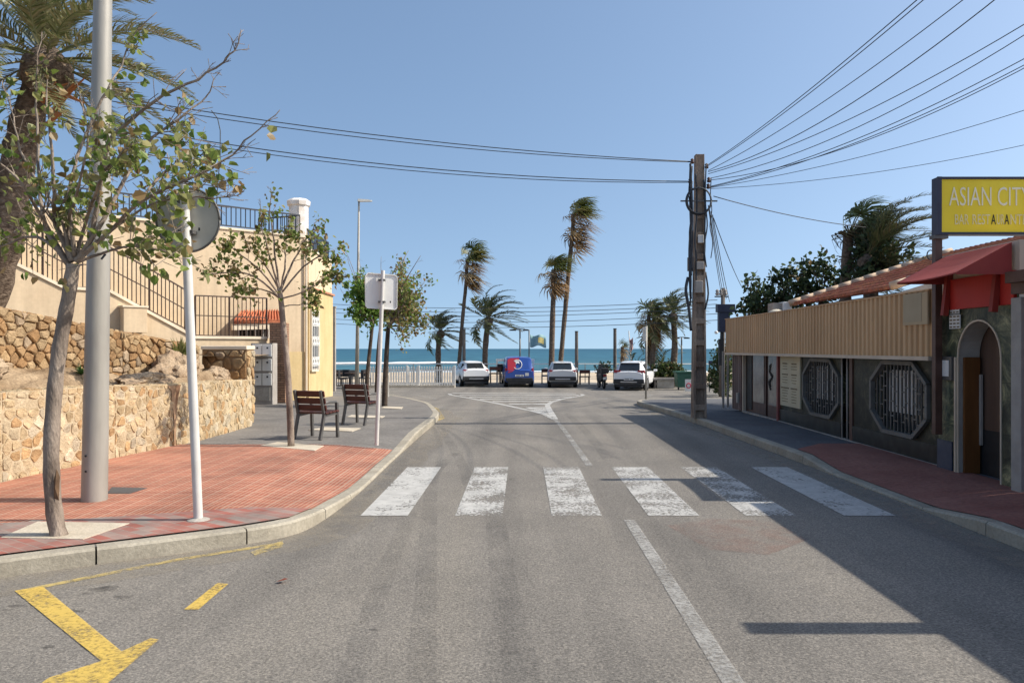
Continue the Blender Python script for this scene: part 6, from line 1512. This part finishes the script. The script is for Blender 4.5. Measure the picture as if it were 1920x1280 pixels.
def suv(h, L): return [(.0, .42, .98, .99, .90, .74), (.10, .34, 1.0, 1.03, .97, .80), (.52, .30, 1.02, h-.07, 1.0, .68), (1.1, .28, 1.0, h, 1.0, .70), (2.2, .28, .98, h-.01, 1.0, .70), (2.75, .28, .98, h-.10, 1.0, .66), (3.45, .30, .98, 1.03, .99, .72), (L-.3, .32, .90, .93, .95, .72), (L-.02, .38, .68, .72, .84, .66)]
def place(px0, px1, py, W):
    d = F*W/(px1-px0)
    for _ in range(30): pass
    p = G((px0+px1)/2, py); return p
# 1 white crossover (angled, shows its left flank)
p = G(893, 725); k = 1.62
c1, _ = make_car('parked_car', 'white crossover car parked at an angle beside the end of the picket fence', V((p.x, p.y, p.z)), R(14), 1.74, [(.0, .45, .98, .99, .88, .70), (.12, .38, 1.02, 1.05, .97, .76), (.75, .33, 1.06, 1.44, 1.0, .62), (1.3, .30, 1.02, 1.52, 1.0, .66), (2.2, .28, .98, 1.52, 1.0, .68), (2.75, .28, .96, 1.44, 1.0, .64), (3.45, .3, .96, 1.0, .98, .7), (4.1, .32, .88, .91, .94, .7), (4.35, .38, .66, .7, .82, .64)], M['carwhite'], (.85, 3.45), .34, 1, (2, 5), (.82, .08, .97, .30, .16), .86, .52)
# 2 blue van
p = G(974, 726); VH = 1.80
v2, secs = make_car('delivery_van', 'blue delivery van with a red and white emblem on its rear door', V((p.x, p.y, p.z)), R(5), 1.74, [(.0, .36, .98, .99, .94, .86), (.06, .30, 1.02, 1.03, .99, .90), (.26, .28, 1.05, VH-.06, 1.0, .80), (.6, .28, 1.05, VH, 1.0, .82), (2.2, .28, 1.02, VH, 1.0, .82), (2.75, .28, 1.0, VH-.12, 1.0, .76), (3.35, .3, 1.0, 1.08, .98, .76), (4.0, .32, .92, .95, .94, .74), (4.25, .38, .68, .72, .84, .66)], M['carblue'], (.75, 3.4), .31, 1, (4, 5), (.86, .04, .92, .12, .5), .70, .45, spoiler=False, bump_dark=True)
for o in list(v2.children):
    if o.name.startswith(('rear_window', 'wiper', 'skid_plate')): bpy.data.objects.remove(o)
def rear_pt(x, z):   # on the rear door surface
    y = .02+(z-1.0)*.29 if z > 1.0 else .0
    return V((x, y-.012, z))
g = MB(); cz = 1.28; pts = [(-.70, 1.05), (-.70, 1.66), (-.5, 1.74), (.02, 1.74), (-.06, 1.55), (-.22, 1.35), (-.2, 1.15), (-.4, .95), (-.68, .85)]
g.prism([rear_pt(x, z) for x, z in pts], (0, .012, 0)); em = g.build('red_emblem_field', M['carred'], v2, local=True)
g = MB(); g.tube([rear_pt(-.12+.27*math.cos(a), 1.36+.27*math.sin(a))+V((0, -.004, 0)) for a in [-2.4+i*.22 for i in range(22)]], [.024]*22, 5); g.build('white_ring', M['white_metal'], v2, local=True)
g = MB(); g.prism([rear_pt(x, z)+V((0, -.008, 0)) for x, z in ((-.34, 1.58), (-.10, 1.62), (.08, 1.56), (-.02, 1.50), (.02, 1.40), (-.12, 1.44), (-.22, 1.36), (-.20, 1.48))], (0, .01, 0)); g.build('white_swoosh', M['white_metal'], v2, local=True)
g = MB(); g.prism([rear_pt(x, z) for x, z in ((.34, .68), (.56, .68), (.56, .86), (.34, .86))], (0, .01, 0)); g.build('white_sticker', M['paper'], v2, local=True)
g = MB(); g.bar(rear_pt(.0, .6), rear_pt(.0, 1.72), .012, .012); g.build('door_gap', M['black'], v2, local=True)
# 3 silver hatchback
p = G(1055, 727)
make_car('parked_car', 'silver white hatchback parked straight between the blue van and the motorbike', V((p.x, p.y, p.z)), R(-1), 1.74, suv(1.52, 4.1), M['carsilver'], (.8, 3.3), .33, 1, (2, 5), (.84, .05, .98, .26, .15), .86, .55)
# 4 white SUV
p = G(1179, 732)
make_car('parked_car', 'white off-roader with dark rear window parked nearest the right, facing away', V((p.x, p.y, p.z)), R(-18), 1.80, suv(1.58, 4.3), M['carwhite'], (.85, 3.4), .36, 1, (2, 5), (.86, .06, 1.03, .38, .17), .62, .50, rails=True)
# motorbike
p = G(1133, 729); t = thing('motorbike', p, 'black motorbike parked between the silver hatchback and the white off-roader', 'motorbike', None, R(6))
for y, r, nm in ((.1, .30, 'rear_wheel'), (1.45, .30, 'front_wheel')):
    g = MB(); g.tube([V((0, y+(r-.06)*math.cos(a), r+(r-.06)*math.sin(a))) for a in [i*math.pi/12 for i in range(25)]], .065, 8); w = g.build(nm, M['rubber'], t, local=True, smooth=True); g = MB(); g.disc((0, y, r), (1, 0, 0), r*.6, .05, 16); g.build('rim', M['alloy'], w, local=True)
g = MB(); g.prism([V((-.17, -.05, .55)), V((-.17, .1, .86)), V((-.17, .65, .80)), V((-.17, .7, .45)), V((-.17, .3, .40))], (.34, 0, 0)); g.build('seat_fairing', M['plastic'], t, local=True, bevel=.05)
g = MB(); g.prism([V((-.2, .7, .35)), V((-.2, .72, .6)), V((-.2, 1.15, 1.05)), V((-.2, 1.35, .75)), V((-.2, 1.2, .4))], (.4, 0, 0)); g.build('front_fairing', M['black'], t, local=True, bevel=.05)
g = MB(); g.prism([V((-.16, 1.1, 1.0)), V((-.12, 1.0, 1.38)), V((.12, 1.0, 1.38)), V((.16, 1.1, 1.0))], (0, .02, 0)); g.build('windshield', M['dustglass'], t, local=True)
g = MB(); g.tube([(-.38, .88, 1.05), (-.2, .98, 1.08), (.2, .98, 1.08), (.38, .88, 1.05)], .022, 6); g.build('handlebar', M['greyframe'], t, local=True)
for s in (-1, 1):
    g = MB(); g.bar((s*.25, .98, 1.08), (s*.34, .95, 1.28), .015); g.box((s*.36, .94, 1.30), (.14, .04, .09)); g.build('mirror', M['plastic'], t, local=True)
g = MB(); g.box((0, -.08, 1.05), (.42, .38, .32)); g.build('top_case', M['black'], t, local=True, bevel=.05)
g = MB(); g.box((0, -.19, .78), (.2, .05, .08)); g.build('tail_light', M['taillight'], t, local=True); g = MB(); g.box((0, -.2, .6), (.2, .015, .14)); g.build('number_plate', M['paper'], t, local=True)
g = MB(); g.bar((-.05, .6, .3), (-.35, .5, .0), .03); g.tube([(.18, .1, .3), (.16, .5, .28), (.1, .8, .3)], .05, 8); g.build('exhaust', M['greyframe'], t, local=True)
# ================================================================ CAMERA, SUN, SKY
cam = bpy.data.cameras.new('camera'); co = bpy.data.objects.new('camera', cam); col.objects.link(co)
co.location = (0, 0, H); co.rotation_euler = (R(90), 0, 0); cam.sensor_width = 36; cam.lens = 36*F/1920
cam.shift_x = (960-CX)/1920; cam.shift_y = (CY-640)/1920; cam.clip_end = 60000; cam.clip_start = .05; sc.camera = co
sun = bpy.data.lights.new('sun', 'SUN'); so = bpy.data.objects.new('sun', sun); col.objects.link(so); so.location = (20, 0, 20)
sun.energy = 4.1; sun.angle = R(.53); sun.color = (1, .93, .82); so.rotation_euler = (0, R(90-SUN_EL), 0)
w = bpy.data.worlds.new('World'); sc.world = w; w.use_nodes = True; nt = w.node_tree; bg = nt.nodes['Background']
sky = nt.nodes.new('ShaderNodeTexSky'); sky.sky_type = 'NISHITA'; sky.sun_disc = False; sky.sun_elevation = R(SUN_EL); sky.sun_rotation = R(90)
sky.air_density = 1.0; sky.dust_density = 2.0; sky.ozone_density = 1.3; sky.altitude = 0
tc = nt.nodes.new('ShaderNodeTexCoord'); ad = nt.nodes.new('ShaderNodeVectorMath'); ad.operation = 'ADD'; ad.inputs[1].default_value = (0, 0, .17)
nm = nt.nodes.new('ShaderNodeVectorMath'); nm.operation = 'NORMALIZE'
nt.links.new(tc.outputs['Generated'], ad.inputs[0]); nt.links.new(ad.outputs[0], nm.inputs[0]); nt.links.new(nm.outputs[0], sky.inputs[0])
nt.links.new(mix(nt, 1, sky.outputs[0], (.955, 1, .985), 'MULTIPLY'), bg.inputs['Color']); bg.inputs['Strength'].default_value = .15
vs = sc.view_settings; vs.view_transform = 'Standard'; vs.look = 'None'; vs.gamma = 1; vs.exposure = .42; vs.use_curve_mapping = False
sc.render.engine = 'CYCLES'; sc.cycles.max_bounces = 6; sc.cycles.transparent_max_bounces = 12
